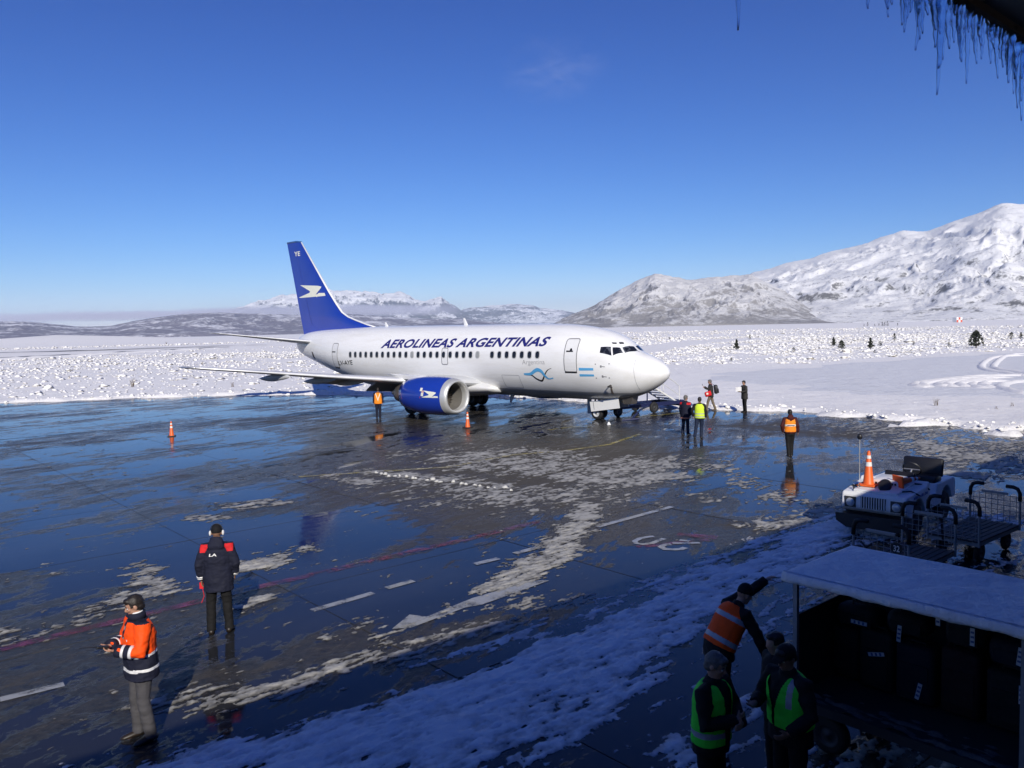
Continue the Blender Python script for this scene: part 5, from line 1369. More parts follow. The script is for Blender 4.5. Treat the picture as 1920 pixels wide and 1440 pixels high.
M_JEAN = cloth('dark_denim', (.014, .022, .05))
M_EYE = plain('eye_white', (.6, .6, .58), .2)
M_SHIRT = cloth('white_shirt', (.75, .75, .75))

def remesh(sb, name, mats, voxel, par, wrinkle=0.0, wscale=9.0, smooth=4, color=None, cut=None, seed=0):
    me = sb.mesh(name, mats[0]); o = link(name, me)
    md = o.modifiers.new('r', 'REMESH'); md.mode = 'VOXEL'; md.voxel_size = voxel
    bpy.context.view_layer.update()
    new = bpy.data.meshes.new_from_object(o.evaluated_get(bpy.context.evaluated_depsgraph_get()))
    bpy.data.objects.remove(o); bpy.data.meshes.remove(me)
    bm = bmesh.new(); bm.from_mesh(new)
    for _ in range(smooth): bmesh.ops.smooth_vert(bm, verts=bm.verts[:], factor=.5, use_axis_x=True, use_axis_y=True, use_axis_z=True)
    if wrinkle:
        bm.normal_update(); sv = Vector((seed * 3.1, seed * 1.7, 0))
        for v in bm.verts:
            p = v.co; q = Vector((p.x, p.y, p.z * 1.7)) * wscale + sv
            w = mnoise.noise(q) + .5 * mnoise.noise(q * 2.2)
            v.co = p + v.normal * (wrinkle * (w - .15))
    if cut:
        bmesh.ops.delete(bm, geom=[f for f in bm.faces if cut(f.calc_center_median())], context='FACES')
    bm.to_mesh(new); bm.free()
    new.materials.clear()
    for m_ in mats: new.materials.append(m_)
    if color: new.polygons.foreach_set('material_index', [color(p.center) for p in new.polygons])
    else: new.polygons.foreach_set('material_index', [0] * len(new.polygons))
    new.polygons.foreach_set('use_smooth', [True] * len(new.polygons))
    new.name = name
    return link(name, new, par)

def hand_shape(sb, wrist, d, palm_n, s=1.0, curl=.6, k=1):
    """palm, four unequal bent fingers and a thumb leaving the side of the palm"""
    d = Vector(d).normalized(); n_ = Vector(palm_n); n_ = (n_ - d * n_.dot(d)).normalized(); sd_ = d.cross(n_) * k
    w = Vector(wrist)
    sb.tube([w - d * .02 * s, w + d * .03 * s, w + d * .085 * s], [(.026 * s, .018 * s), (.038 * s, .017 * s), (.036 * s, .014 * s)], 10, side=sd_)
    for i, (off, ln_) in enumerate(((-.028, .068), (-.0095, .078), (.0095, .074), (.027, .060))):
        b = w + d * .080 * s + sd_ * off * s; pts = [b]; ang = 0; dd = d
        for seg, q in ((.45, .5), (.32, 1.0), (.23, 1.0)):
            ang += curl * q * .75
            dd = d * cos(ang) + n_ * sin(ang)
            pts.append(pts[-1] + dd * ln_ * seg * s)
        sb.tube(pts, [.0095 * s, .0088 * s, .0080 * s, .0065 * s], 8)
    b = w + d * .025 * s - sd_ * .028 * s
    t1 = (d * .62 - sd_ * .70 + n_ * .25).normalized(); t2 = (d * .85 - sd_ * .15 + n_ * .45).normalized()
    sb.tube([b, b + t1 * .035 * s, b + t1 * .035 * s + t2 * .035 * s], [.014 * s, .0115 * s, .0085 * s], 8)

def person(loc, heading, label, h=1.74, lean=0.0, twist=0.0, head=(0, 0), arms=None, legs=None, jacket=None, trousers=None, shoe=None, vest=None,
           skin=None, hair='short', hairm=None, hood=False, cap=None, near=False, hem=.80, bulk=1.0, group=None, collar=True, cuff=None, gloves=None, jcolor=None, jmats=None, vcolor=None, vmats=None, vcut=None, seed=0):
    s = h / 1.75
    skin = skin or M_SKIN
    root = empty('person', loc, heading, label, 'person', group)
    root.scale = (s, s, s)
    vx = .0095 if near else .018
    SP = lambda z: Vector((0, 0, z)) if z < .95 else Vector((sin(lean) * (z - .95), 0, .95 + cos(lean) * (z - .95)))
    UP = Vector((sin(lean), 0, cos(lean))); FW = Vector((cos(lean), 0, -sin(lean)))
    TW = Matrix.Rotation(twist, 3, UP)
    SIDE = TW @ Vector((0, 1, 0)); FWT = TW @ FW
    sh = {k: SP(1.415) + SIDE * (.185 * k) for k in (1, -1)}
    A = arms or {}
    D = {}
    for k in (1, -1):
        a = A.get(k)
        if a: el, wr, hd, pn, cu = [Vector(q) if i < 4 else q for i, q in enumerate(a)]
        else:
            el = sh[k] + Vector((-.03, .055 * k, -.285)); wr = el + Vector((.055, .0, -.25)); hd, pn, cu = Vector((.12, 0, -1)), Vector((0, -k, 0)), .45
        D[k] = (el, wr, hd, pn, cu)
    G_ = legs or {}
    LG = {}
    for k in (1, -1):
        kn, an = G_.get(k, ((.01, .105 * k, .49), (-.02, .115 * k, .085)))
        LG[k] = (Vector((0, .088 * k, .93)), Vector(kn), Vector(an))
    # head frame
    hc = SP(1.625) + FW * .02
    HR = Matrix.Rotation(head[0], 3, 'Z') @ Matrix.Rotation(lean * .6 + head[1], 3, 'Y')
    H = lambda x, y, z: hc + HR @ Vector((x, y, z))
    # one continuous body
    sb = MB()
    sb.tube([SP(z) for z in (.86, .98, 1.12, 1.28, 1.40, 1.46)], [(.15, .10), (.155, .105), (.135, .095), (.155, .105), (.15, .085), (.07, .06)], 14, side=SIDE)
    sb.tube([SP(1.43), SP(1.50) + FW * .01, hc - HR @ Vector((.01, 0, .05))], [(.06, .058), (.054, .054), (.055, .055)], 12, side=SIDE)
    sb.ell(H(-.008, 0, .025), (.097, .076, .098), 12, HR)
    sb.ell(H(.022, 0, -.045), (.066, .056, .068), 10, HR)
    sb.ell(H(.062, 0, -.088), (.026, .030, .024), 8, HR)
    sb.tube([H(.088, 0, .018), H(.112, 0, -.022), H(.094, 0, -.036)], [.010, .015, .012], 8)
    sb.ell(H(.080, 0, .026), (.016, .052, .011), 8, HR)
    sb.ell(H(.080, 0, -.062), (.016, .025, .009), 8, HR)
    for k in (1, -1): sb.ell(H(-.002, .077 * k, -.012), (.020, .010, .030), 8, HR); sb.ell(H(.066, .034 * k, -.018), (.026, .022, .018), 8, HR)
    for k in (1, -1):
        el, wr, hd, pn, cu = D[k]
        sb.tube([sh[k] * .9 + SP(1.40) * .1, sh[k], sh[k].lerp(el, .5), el, el.lerp(wr, .4), wr], [.05, .052, .046, .038, .039, .027], 10)
        hand_shape(sb, wr, hd, pn, 1.0, cu, k)
        hp, kn, an = LG[k]
        sb.tube([hp, hp.lerp(kn, .5), kn, kn.lerp(an, .35), an], [.085, .072, .054, .055, .038], 10)
        sb.tube([an + Vector((-.03, 0, -.02)), an + Vector((.06, 0, -.05)), an + Vector((.14, 0, -.06))], [.035, .035, .026], 8)
    body = remesh(sb, 'body', [skin], vx * ((.72 if seed in (1, 5) else 1.0) if near else 1), root, 0, smooth=2)
    # eyes, brows
    if near:
        for k in (1, -1):
            e = MB(); e.ell(H(.081, .031 * k, .004), (.010, .013, .008), 8, HR); eo = e.build('eye', M_EYE, root, True)
            e = MB(); e.ell(H(.090, .031 * k, .003), (.003, .005, .005), 6, HR); e.build('pupil', M_HAIR, eo, True)
            e = MB(); e.tube([H(.088, .012 * k, .027), H(.090, .034 * k, .033), H(.078, .052 * k, .025)], [.005, .006, .003], 6); e.build('eyebrow', M_HAIR, root, True)
        e = MB(); e.ell(H(.094, 0, -.062), (.006, .022, .005), 6, HR); e.build('lips', plain('lip', (.30, .10, .08), .5) if 'lip' not in bpy.data.materials else bpy.data.materials['lip'], root, True)
    # trousers and shoes
    t = MB()
    t.tube([Vector((0, 0, z)) for z in (.80, .90, 1.02)], [(.165 * bulk, .118 * bulk), (.172 * bulk, .122 * bulk), (.155 * bulk, .11 * bulk)], 14, side=(0, 1, 0))
    for k in (1, -1):
        hp, kn, an = LG[k]
        t.tube([hp, hp.lerp(kn, .5), kn, kn.lerp(an, .55), an + Vector((.0, 0, .05)), an + Vector((.0, 0, -.035))], [.105, .093, .077, .074, .072, .075], 12)
    remesh(t, 'trousers', [trousers or M_BLK], vx * 1.1, root, .008, 8, 3, seed=seed)
    for k in (1, -1):
        an = LG[k][2]; q = MB()
        dv_ = Vector((cos(.12 * k), sin(.12 * k), 0))
        q.tube([an + dv_ * -.075 + Vector((0, 0, -.045)), an + dv_ * -.02 + Vector((0, 0, -.035)), an + dv_ * .08 + Vector((0, 0, -.048)), an + dv_ * .17 + Vector((0, 0, -.06)), an + dv_ * .205 + Vector((0, 0, -.066))],
               [(.036, .038), (.045, .048), (.048, .036), (.044, .026), (.02, .014)], 12, side=(0, 1, 0))
        q.build('shoe', shoe or M_SHOE, root, True)
    # jacket
    j = MB(); bk = bulk
    zs = [hem, hem + .06, .95, 1.08, 1.22, 1.34, 1.42, 1.465]
    rs = [(.205, .150), (.205, .150), (.200, .148), (.192, .140), (.200, .145), (.198, .138), (.165, .110), (.095, .085)]
    j.tube([SP(z) for z in zs], [(a * bk, b * bk) for a, b in rs], 18, side=SIDE)
    if collar: j.tube([SP(1.44), SP(1.515) + FW * .012], [(.085, .085), (.074, .078)], 14, side=SIDE)
    if hood:
        j.tube([SP(1.36) - FWT * .11, SP(1.43) - FWT * .115, SP(1.50) - FWT * .085, SP(1.565) - FWT * .05], [(.10, .030), (.130, .058), (.118, .06), (.088, .05)], 12, side=SIDE)
    for k in (1, -1):
        el, wr, hd, pn, cu = D[k]
        j.tube([SP(1.40) + SIDE * (.12 * k), sh[k], sh[k].lerp(el, .5), el, el.lerp(wr, .5), wr + (wr - el).normalized() * .0], [r_ * bk for r_ in (.075, .076, .068, .062, .057, .050)], 12)
    cf = None
    if jcolor: cf = lambda c: jcolor(c, (c - SP(.95)).dot(UP) + .95, (c - SP(1.2)).dot(FWT), (c - SP(1.2)).dot(SIDE))
    remesh(j, 'jacket', jmats or [jacket or M_BLK], vx * 1.15, root, .012 if near else .010, 8, 3, cf, seed=seed + 2)
    if cuff:
        for k in (1, -1):
            el, wr = D[k][0], D[k][1]
            for f0, f1, mt_, rr_ in cuff:
                q = MB(); a, b = el.lerp(wr, f0), el.lerp(wr, f1)
                q.tube([a, a.lerp(b, .5), b], [rr_ * bk * .97, rr_ * bk, rr_ * bk * .97], 16); q.build('sleeve_band', mt_, root, True)
    if vest:
        v = MB(); z0 = vest.get('z0', .96)
        zs = [z0, z0 + .08, 1.12, 1.26, 1.36, 1.425, 1.462]
        rs = [(.212, .160), (.210, .160), (.206, .156), (.206, .158), (.198, .150), (.165, .122), (.115, .10)]
        v.tube([SP(z) for z in zs], [(a * bk, b * bk) for a, b in rs], 22, side=SIDE)
        vc = vest.get('color'); ct = vest.get('cut')
        fr_ = lambda c: ((c - SP(.95)).dot(UP) + .95, (c - SP(1.2)).dot(FWT), (c - SP(1.2)).dot(SIDE))
        remesh(v, 'vest', vest['mats'], vx, root, .006, 7, 2, (lambda c: vc(*fr_(c))) if vc else None, (lambda c: ct(*fr_(c))) if ct else None, seed + 4)
    # hair, hats
    if hair:
        hm = hairm or M_HAIR; q = MB()
        if hair == 'hat':
            q.ell(H(-.006, 0, .035), (.106, .086, .105), 10, HR)
            cutf = lambda c: (HR.inverted() @ (c - hc)).z < .012 + .02 * ((HR.inverted() @ (c - hc)).x / .1)
        elif hair == 'hoodup':
            q.ell(H(-.012, 0, .02), (.120, .102, .125), 10, HR); q.tube([H(-.02, 0, -.04), SP(1.44)], [.10, .11], 12)
            cutf = lambda c: (HR.inverted() @ (c - hc)).x > .062
        else:
            q.ell(H(-.014, 0, .032), (.104, .084, .102), 10, HR); q.ell(H(-.045, 0, -.02), (.066, .074, .07), 10, HR); q.ell(H(.055, 0, .085), (.045, .06, .032), 8, HR)
            def cutf(c):
                l = HR.inverted() @ (c - hc)
                return (l.x > .045 and l.z < .055) or (l.x > .0 and l.z < -.0) or l.z < -.085
        remesh(q, 'hat' if hair == 'hat' else ('hood' if hair == 'hoodup' else 'hair'), [hm], .008, root, .006 if hair == 'short' else .003, 22, 2, None, cutf, seed)
    if cap:
        q = MB(); q.ell(H(-.004, 0, .05), (.108, .088, .082), 10, HR); q.tube([H(.07, 0, .045), H(.155, 0, .030)], [(.075, .012), (.055, .006)], 12, side=HR @ Vector((0, 1, 0)))
        remesh(q, 'cap', [cap], .009, root, 0, 8, 2, None, lambda c: (HR.inverted() @ (c - hc)).z < .022)
    root['_'] = 0; del root['_']
    return root, dict(sh=sh, D=D, H=H, HR=HR, SP=SP, FW=FWT, SIDE=SIDE, UP=UP)

def place(px, py): v = G(px, py); return (v.x, v.y, 0.0)

# the man in front, orange and navy coat, looking at his radio
def c1(c, z, f, y):
    if abs(z - 1.075) < .016 or abs(z - .905) < .017: return 2
    if z < 1.06: return 1
    if z > 1.455 or (f > .06 and abs(y) < .028 and z > 1.27): return 1
    return 0
p_, q_ = person(place(272, 1384), R(222), 'man in an orange and navy coat looking down at a black radio in his hands', 1.76, .03, 0, (-.25, .32),
    {1: ((.09, .285, 1.145), (.30, .115, 1.185), (.9, -.5, .1), (-.3, -.2, 1), .75), -1: ((.09, -.275, 1.15), (.32, -.05, 1.20), (.9, .45, .05), (.0, .3, 1), .8)},
    {1: ((.03, .11, .50), (-.03, .12, .085)), -1: ((.05, -.10, .50), (.03, -.115, .085))}, jmats=[M_HIO, M_NAVY, M_REFL], jcolor=c1, trousers=M_GREYT, near=True, hem=.775, bulk=1.27, seed=1,
    cuff=[(.30, .42, M_REFL, .0615), (.42, .62, M_NAVY, .061), (.62, .74, M_REFL, .060), (.74, 1.0, M_NAVY, .058)])
H = q_['H']
m = MB(); m.tube([q_['SP'](1.47) + Vector((0.0, 0, 0)), q_['SP'](1.545) + Vector((.005, 0, 0))], [(.108, .10), (.098, .096)], 16, side=(0, 1, 0)); m.build('collar', M_NAVY, p_, True)
m = MB(); m.tube([q_['SP'](1.50), q_['SP'](1.557) + Vector((.004, 0, 0))], [(.080, .076), (.066, .068)], 16, side=(0, 1, 0)); m.build('shirt_collar', M_SHIRT, p_, True)
m = MB(); m.box((.163, .0, 1.34), (.012, .022, .16), Matrix.Rotation(R(-12), 3, 'Y')); m.build('zip', M_TAPE, p_)
m = MB(); m.box((.172, .06, 1.26), (.01, .09, .02)); m.build('chest_tape', M_REFL, p_)
pm = Matrix.Translation(Vector(place(272, 1384))) @ Matrix.Rotation(R(222), 4, 'Z') @ Matrix.Scale(1.76 / 1.75, 4)
rad = empty('handheld_radio', pm @ Vector((.415, .03, 1.235)), R(222), 'black handheld radio with a long antenna held by the man in orange', 'radio')
m = MB(); m.bbox((0, 0, 0), (.13, .055, .032), .008, Matrix.Rotation(R(-12), 3, 'Y')); m.build('body', M_BLACK, rad)
m = MB(); m.tube([(.06, -.015, .015), (.24, -.02, .05)], [.007, .004], 6); m.build('antenna', M_BLACK, rad)

# the man in the navy jacket seen from behind, with ear defenders
def c2(c, z, f, y): return 1 if (z > 1.335 and z < 1.455 and abs(y) > .125 + .5 * max(0, 1.42 - z) and f < .06 and abs(y) < .25) else 0
p_, q_ = person(place(414, 1186), R(101), 'man in a navy jacket with red shoulder patches and white ear defenders, seen from behind', 1.76, .02, 0, (.0, .12),
    {1: ((-.03, .285, 1.13), (.045, .265, .885), (.15, -.05, -1), (0, -1, 0), .5), -1: ((-.02, -.275, 1.13), (.10, -.24, .92), (.4, .1, -.9), (0, 1, 0), .6)},
    {1: ((.0, .125, .49), (-.03, .135, .085)), -1: ((.03, -.115, .49), (.02, -.135, .085))}, jmats=[M_NAVY, M_REDC], jcolor=c2, trousers=M_BLK, near=True, hem=.70, bulk=1.14, hood=True, seed=5, hair='hat', hairm=M_BLK,
    cuff=[(.74, .82, M_REFL, .0575), (.83, .835, M_NAVY, .058), (.84, .92, M_REFL, .0565)], skin=M_SKINB)
H = q_['H']
pm = Matrix.Translation(Vector(place(414, 1186))) @ Matrix.Rotation(R(101), 4, 'Z') @ Matrix.Scale(1.76 / 1.75, 4)
ed_ = MB()
e0 = MB(); e0.tube([H(-.005, .100 * cos(a), .020 + .118 * sin(a)) for a in np.linspace(.0, pi, 13)], [(.010, .005)] * 13, 8, side=(1, 0, 0))
eb = e0.mesh('ear_defenders', M_BLACK, True); edo = link('ear_defenders', eb); edo.matrix_world = pm
tag(edo, 'white cupped ear defenders worn by the man in the navy jacket', 'ear defenders')
for k in (1, -1):
    m = MB(); m.ell(H(-.003, .098 * k, -.008), (.034, .020, .044), 10, q_['HR']); m.build('ear_cup', M_SHIRT, edo, True)
fit_text('LA', M_SHIRT, lambda u, v: Vector(q_['SP'](1.285 + v * .045)) - q_['FW'] * (.168 + .0) + q_['SIDE'] * (.10 - .115 * u), .03, .1, 1.0, .5, 'jacket_lettering', p_)
m = MB(); c_ = q_['D'][1][1]; m.box(c_ + Vector((.05, .01, -.12)), (.035, .06, .10)); m.tube([c_ + Vector((.05, .0, -.16)), c_ + Vector((.06, -.02, -.30)), c_ + Vector((.03, .02, -.40))], .006, 5)
o = m.build('headset_control', M_REDC); o.matrix_world = pm; tag(o, 'small red control box hanging from the hand of the man in navy', 'control box')

# orange vest, walking away in the middle distance
def v3(z, f, y): return 1 if 1.145 < z < 1.215 else (2 if (abs(abs(y) - .215) < .012) else 0)
p_, q_ = person(place(1481, 857), R(84), 'man walking away in a light orange vest with a lettered white band', 1.72, .0, 0, (0, 0), {1: ((-.06, .30, 1.15), (.05, .24, .93), (.3, -.2, -1), (0, -1, 0), .7), -1: ((-.05, -.27, 1.14), (.02, -.29, .90), (.2, .05, -1), (0, 1, 0), .5)},
    {1: ((.0, .07, .49), (-.09, .06, .10)), -1: ((.07, -.08, .50), (.06, -.06, .085))}, jacket=M_MAROON, trousers=M_BLK, hood=True, hair='short', bulk=1.05, hem=.87, seed=9,
    vest=dict(mats=[M_HIO2, M_LOGO, M_REFL], z0=.93, color=v3, cut=lambda z, f, y: (z > 1.42 - .9 * max(0, .10 - abs(y)) if f < 0 else (abs(y) < .03)) or abs(y) > .235))
for k in range(9):
    m = MB(); m.box(q_['SP'](1.18) + Vector((-.176, .125 - .031 * k, 0)), (.006, .020, .026 + .008 * (k % 2))); m.build('faded_lettering', M_INK, p_)

# the two men talking by the stairs
def c4(c, z, f, y): return 1 if (z > 1.34 and z < 1.43 and abs(y) > .12) else (2 if z < hem4 + .055 else 0)
hem4 = .72
person(place(1285, 815), R(48), 'man in a long navy coat with red shoulders and an orange hem', 1.74, .05, 0, (-.3, .15), None, {1: ((.01, .10, .49), (-.05, .11, .085)), -1: ((.03, -.10, .49), (.04, -.11, .085))}, jmats=[M_NAVY, M_REDC, plain('orange_hem', (.85, .30, .18), .6)], jcolor=c4, trousers=M_JEAN, bulk=1.12, hem=hem4, seed=12, hairm=M_HAIRG)
def v5(z, f, y): return 1 if (abs(z - 1.05) < .018 or abs(z - .93) < .018) else 0
person(place(1312, 822), R(72), 'man in a fluorescent yellow vest standing astride, seen from behind', 1.76, .03, 0, (0, .1), {1: ((-.05, .32, 1.17), (.0, .27, .93), (.2, -.1, -1), (0, -1, 0), .5)},
    {1: ((-.06, .14, .50), (-.12, .19, .085)), -1: ((.06, -.07, .50), (.02, -.06, .085))}, jacket=M_BLK, trousers=M_JEAN, bulk=1.06, hem=.86, seed=14, vest=dict(mats=[M_HIY, M_TAPE], z0=.86, color=v5))
# the photographer with backpack and red bag
p_, q_ = person(place(1333, 770), R(168), 'person with a backpack and red bag holding up a phone at the snow edge', 1.74, .06, 0, (0, .05), {1: ((.16, .20, 1.22), (.36, .14, 1.36), (.8, -.1, .5), (-.4, 0, .8), .8), -1: ((.12, -.22, 1.18), (.34, -.12, 1.28), (.9, .2, .3), (0, .4, .8), .8)},
    {1: ((.16, .10, .52), (.24, .11, .085)), -1: ((-.10, -.10, .50), (-.24, -.11, .095))}, jacket=M_CHAR, trousers=M_KHAKI, bulk=1.08, hem=.78, seed=17, hairm=M_HAIRG, shoe=M_KHAKI)
pm = Matrix.Translation(Vector(place(1333, 770))) @ Matrix.Rotation(R(168), 4, 'Z')
def carried(name_, label, cat, build):
    o = empty(name_, (0, 0, 0), 0, label, cat); o.matrix_world = pm; build(o); return o
def bp(o):
    m = MB(); m.bbox((-.27, 0, 1.20), (.22, .32, .50), .07, Matrix.Rotation(R(6), 3, 'Y')); m.build('pack', M_BLACK, o, True, 50)
    m = MB(); m.bbox((-.39, 0, 1.12), (.09, .24, .26), .04, Matrix.Rotation(R(6), 3, 'Y')); m.build('pocket', M_BLACK, o, True, 50)
    for s in (1, -1): m = MB(); m.tube([(-.20, .10 * s, 1.42), (-.05, .12 * s, 1.52), (.12, .12 * s, 1.42), (.13, .13 * s, 1.22), (-.08, .17 * s, 1.08)], [(.025, .008)] * 5, 8, side=(0, 1, 0)); m.build('strap', M_BLACK, o, True)
carried('backpack', 'bulky black backpack on the person holding up a phone', 'backpack', bp)
def rb(o):
    m = MB(); m.bbox((.16, .26, .96), (.36, .16, .28), .06, Matrix.Rotation(R(18), 3, 'Y')); m.build('bag', M_REDC, o, True, 50)
    m = MB(); m.tube([(.06, .22, 1.08), (-.02, .12, 1.40), (-.05, .0, 1.50)], [(.02, .006)] * 3, 6, side=(1, 0, 0)); m.build('strap', M_REDC, o)
    m = MB(); m.box((.20, .343, .98), (.10, .006, .10)); m.build('label_patch', M_LOGO, o)
carried('shoulder_bag', 'red shoulder bag hanging at the side of the person with a backpack', 'bag', rb)
def ph(o):
    m = MB(); m.bbox((.47, .06, 1.46), (.02, .14, .085), .006); m.build('case', M_BLACK, o); m = MB(); m.box((.458, .06, 1.46), (.003, .12, .07)); m.build('screen', M_GLASS, o)
carried('phone', 'dark phone held up towards the aircraft by the person with a backpack', 'phone', ph)
# person with paper
p_, q_ = person(place(1396, 773), R(196), 'person in a dark grey coat reading a white paper by the snow edge', 1.74, .04, 0, (.2, .25), {1: ((.08, .25, 1.17), (.30, .13, 1.13), (.9, -.3, .1), (0, -.3, 1), .6), -1: ((.08, -.25, 1.17), (.30, -.10, 1.14), (.9, .3, .1), (0, .3, 1), .6)},
    {1: ((.03, .11, .49), (.01, .13, .085)), -1: ((-.02, -.11, .49), (-.07, -.13, .085))}, jacket=M_CHAR, trousers=M_BLK, bulk=1.10, hem=.72, seed=20)
pm = Matrix.Translation(Vector(place(1396, 773))) @ Matrix.Rotation(R(196), 4, 'Z')
m = MB(); rr = []
m.add([(.18 + .30 * u, .10 - .10 * u + .02 * sin(u * 3), 1.14 + .24 * v + .01 * sin(u * 5)) for v in (0, .5, 1) for u in np.linspace(0, 1, 6)] + [(.18 + .30 * u, .103 - .10 * u + .02 * sin(u * 3), 1.14 + .24 * v + .01 * sin(u * 5)) for v in (0, .5, 1) for u in np.linspace(0, 1, 6)], [(a * 6 + b, a * 6 + b + 1, a * 6 + b + 7, a * 6 + b + 6) for a in (0, 1) for b in range(5)] + [(18 + a * 6 + b + 6, 18 + a * 6 + b + 7, 18 + a * 6 + b + 1, 18 + a * 6 + b) for a in (0, 1) for b in range(5)])
o = m.build('paper_sheet', M_SHIRT); o.matrix_world = pm @ Matrix.Translation((.07, 0, .02)); tag(o, 'white sheet of paper held by the person in the dark grey coat', 'paper')
# worker behind the engine
def v8(z, f, y): return 1 if (f < 0 and (abs(abs(y) - (z - 1.05) * .35) < .018)) else 0
person(place(710, 785), R(95), 'worker in an orange vest walking behind the blue engine', 1.72, .10, 0, (0, .2), None, {1: ((.05, .09, .49), (.02, .09, .085)), -1: ((-.03, -.09, .49), (-.10, -.09, .09))}, jacket=M_NAVY, trousers=M_NAVY, bulk=1.1, hem=.84, seed=23, vest=dict(mats=[M_HIO2, M_LOGO], z0=.84, color=v8))
# the group in the terminal's shade
def open_front(z, f, y): return f > 0 and abs(y) < .05 + .10 * max(0, z - 1.12)
def vg(z, f, y): return 1 if .985 < z < 1.04 else 0
g = G(1333, 1224, 1.72); person((g.x, g.y, 0), R(-42), 'man in an open green vest with folded arms, left of the huddle in the shade', 1.74, .04, 0, (.1, .32), {1: ((.10, .27, 1.16), (.30, .03, 1.12), (.2, -1, .1), (-1, 0, 0), .5), -1: ((.08, -.27, 1.14), (.27, -.02, 1.17), (.2, 1, .1), (-1, 0, 0), .5)},
    jacket=M_BLK, trousers=M_BLK, bulk=1.12, hem=.80, seed=26, hair='short', hairm=M_HAIRG, near=True, vest=dict(mats=[M_HIG, M_TAPE], z0=.90, color=vg, cut=open_front))
g = G(1483, 1205, 1.76); person((g.x, g.y, 0), R(208), 'man in a green vest and dark cap standing before the baggage cart', 1.76, .06, 0, (.1, .25), {1: ((.06, .30, 1.16), (.26, .22, 1.02), (.8, -.3, -.3), (0, -1, .2), .7), -1: ((.10, -.28, 1.17), (.34, -.12, 1.20), (.9, .3, .0), (0, .2, 1), .7)},
    jacket=M_BLK, trousers=M_BLK, bulk=1.16, hem=.80, seed=28, hair='short', cap=M_BLK, near=True, skin=M_SKINB, vest=dict(mats=[M_HIG, M_TAPE], z0=.98, cut=lambda z, f, y: f > 0 and abs(y + .04) < .02 + .34 * max(0, z - 1.16), color=lambda z, f, y: 1 if (f > .05 and abs(y - .13) < .025 and z > 1.2) else 0))
def vo(z, f, y): return 1 if (abs(z - 1.30) < .03 or abs(z - 1.02) < .03 or (f > .0 and abs(abs(y) - .10) < .022 and z < 1.3)) else 0
g = G(1400, 1108, 1.56); g = Vector((g.x - .40 * cos(R(20)), g.y - .40 * sin(R(20)), 0))
p_, q_ = person((g.x, g.y, 0), R(20), 'man in an orange vest leaning forward with one arm stretched to the cart roof', 1.76, .55, 0, (0, .15), {1: ((.62, .26, 1.42), (.86, .24, 1.56), (.95, 0, .3), (0, 0, -1), .4), -1: ((.38, -.30, 1.02), (.52, -.22, .80), (.4, .2, -1), (0, 1, 0), .5)},
    {1: ((.06, .11, .50), (-.02, .12, .085)), -1: ((.0, -.11, .50), (-.10, -.12, .085))}, jacket=M_BLK, trousers=M_BLK, bulk=1.12, hem=.80, seed=31, hair='hat', hairm=M_BLK, near=True, vest=dict(mats=[M_HIO, M_TAPE], z0=.94, color=vo))
g = G(1456, 1192, 1.56); person((g.x, g.y, 0), R(190), 'man in black with dark hair half hidden behind the capped man', 1.60, 0, 0, (0, .1), jacket=M_BLK, trousers=M_BLK, bulk=1.1, hem=.80, seed=34)
# ------------------------------------------------------------------ the air, and the bank of low cloud against the far range
hz = NT('haze_air'); hz.n.remove(hz.b)
pv = hz.node('ShaderNodeVolumePrincipled'); pv.inputs['Color'].default_value = (.66, .80, 1.0, 1); pv.inputs['Density'].default_value = HAZE_D; pv.inputs['Anisotropy'].default_value = .0
hz.ln(pv.outputs[0], hz.out.inputs['Volume'])
m = MB(); m.box((2000, 19000, 690), (90000, 52000, 1460)); haze = m.build('haze', hz.m); haze['kind'] = 'stuff'
cl = NT('cloud_vapour'); cl.n.remove(cl.b)
p = cl.pos(); xyz = cl.sep(p)
n1 = cl.noise(cl.map(p, scale=(.6, .6, 1.6)), .00075, 5, .58); n2 = cl.noise(cl.map(p, scale=(.35, .35, 1)), .00022, 3, .5)
def mr(node, val, a, b, c, d):
    q = node.node('ShaderNodeMapRange'); 
    for i, k in enumerate((a, b, c, d)): q.inputs[i + 1].default_value = k
    node.ln(val, q.inputs[0]); return q.outputs[0]
topz = mr(cl, xyz[0], -12500, -3500, 575, 600)                 # the bank rises to the east
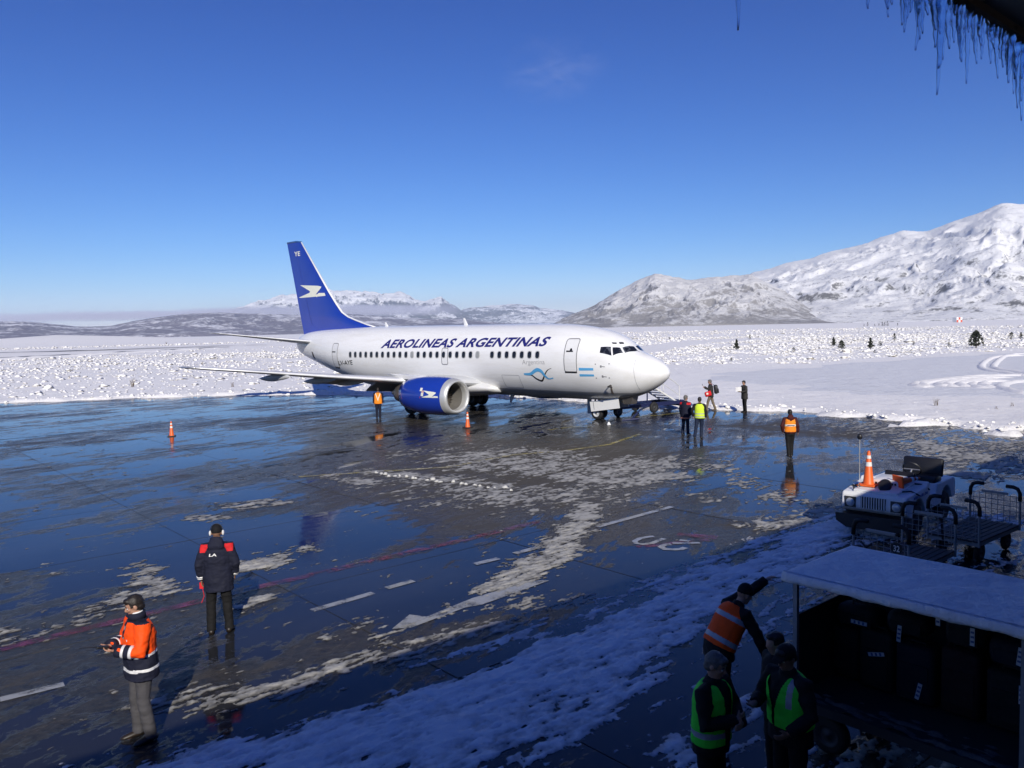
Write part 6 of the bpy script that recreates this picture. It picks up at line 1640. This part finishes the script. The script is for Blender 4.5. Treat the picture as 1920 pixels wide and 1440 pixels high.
tz = cl.math('ADD', topz, cl.math('MULTIPLY', cl.math('SUBTRACT', n2, .5), 330))
tz = cl.math('ADD', tz, cl.math('MULTIPLY', cl.math('SUBTRACT', n1, .5), 220))
up = cl.math('DIVIDE', cl.math('SUBTRACT', tz, xyz[2]), 90.0, True)
lo = cl.math('DIVIDE', cl.math('SUBTRACT', xyz[2], cl.math('ADD', 330.0, cl.math('MULTIPLY', cl.math('SUBTRACT', n1, .5), 200))), 110.0, True)
en = mr(cl, xyz[0], -1000, -3200, 0, 1)
d_ = cl.math('MULTIPLY', cl.math('MULTIPLY', up, lo), cl.math('MULTIPLY', en, .0019))
pv = cl.node('ShaderNodeVolumePrincipled'); pv.inputs['Color'].default_value = (.78, .78, .88, 1); pv.inputs['Anisotropy'].default_value = .0
cl.ln(d_, pv.inputs['Density']); cl.ln(pv.outputs[0], cl.out.inputs['Volume'])
m = MB(); m.box((-9000, 18300, 560), (17000, 1600, 760)); cb = m.build('cloud', cl.m); tag(cb, 'low bank of pale cloud lying along the dark hills before the far range', 'cloud', kind='stuff')
# a faint wisp of high cloud
wc = NT('wisp_vapour'); wc.n.remove(wc.b); p = wc.pos()
n1 = wc.noise(wc.map(p, scale=(.6, .6, 1.5), rot=(0, .5, .3)), .0024, 7, .68, 1.2)
c0 = ray(1035, 128) * 12500; c0.z += CAM_Z
q = wc.map(p, scale=(1 / 950, 1 / 700, 1 / 560), loc=(-c0.x / 950, -c0.y / 700, -c0.z / 560))
g = wc.node('ShaderNodeTexGradient', gradient_type='SPHERICAL'); wc.ln(q, g.inputs[0])
d_ = wc.math('MULTIPLY', wc.math('MULTIPLY', g.outputs[1], wc.math('SUBTRACT', n1, .47), True), .0015)
pv = wc.node('ShaderNodeVolumePrincipled'); pv.inputs['Color'].default_value = (.95, .95, .97, 1); wc.ln(d_, pv.inputs['Density']); wc.ln(pv.outputs[0], wc.out.inputs['Volume'])
m = MB(); m.box(c0, (1900, 1400, 1120)); tag(m.build('cloud', wc.m), 'faint thin wisp of cloud high in the clear sky', 'cloud', kind='stuff')
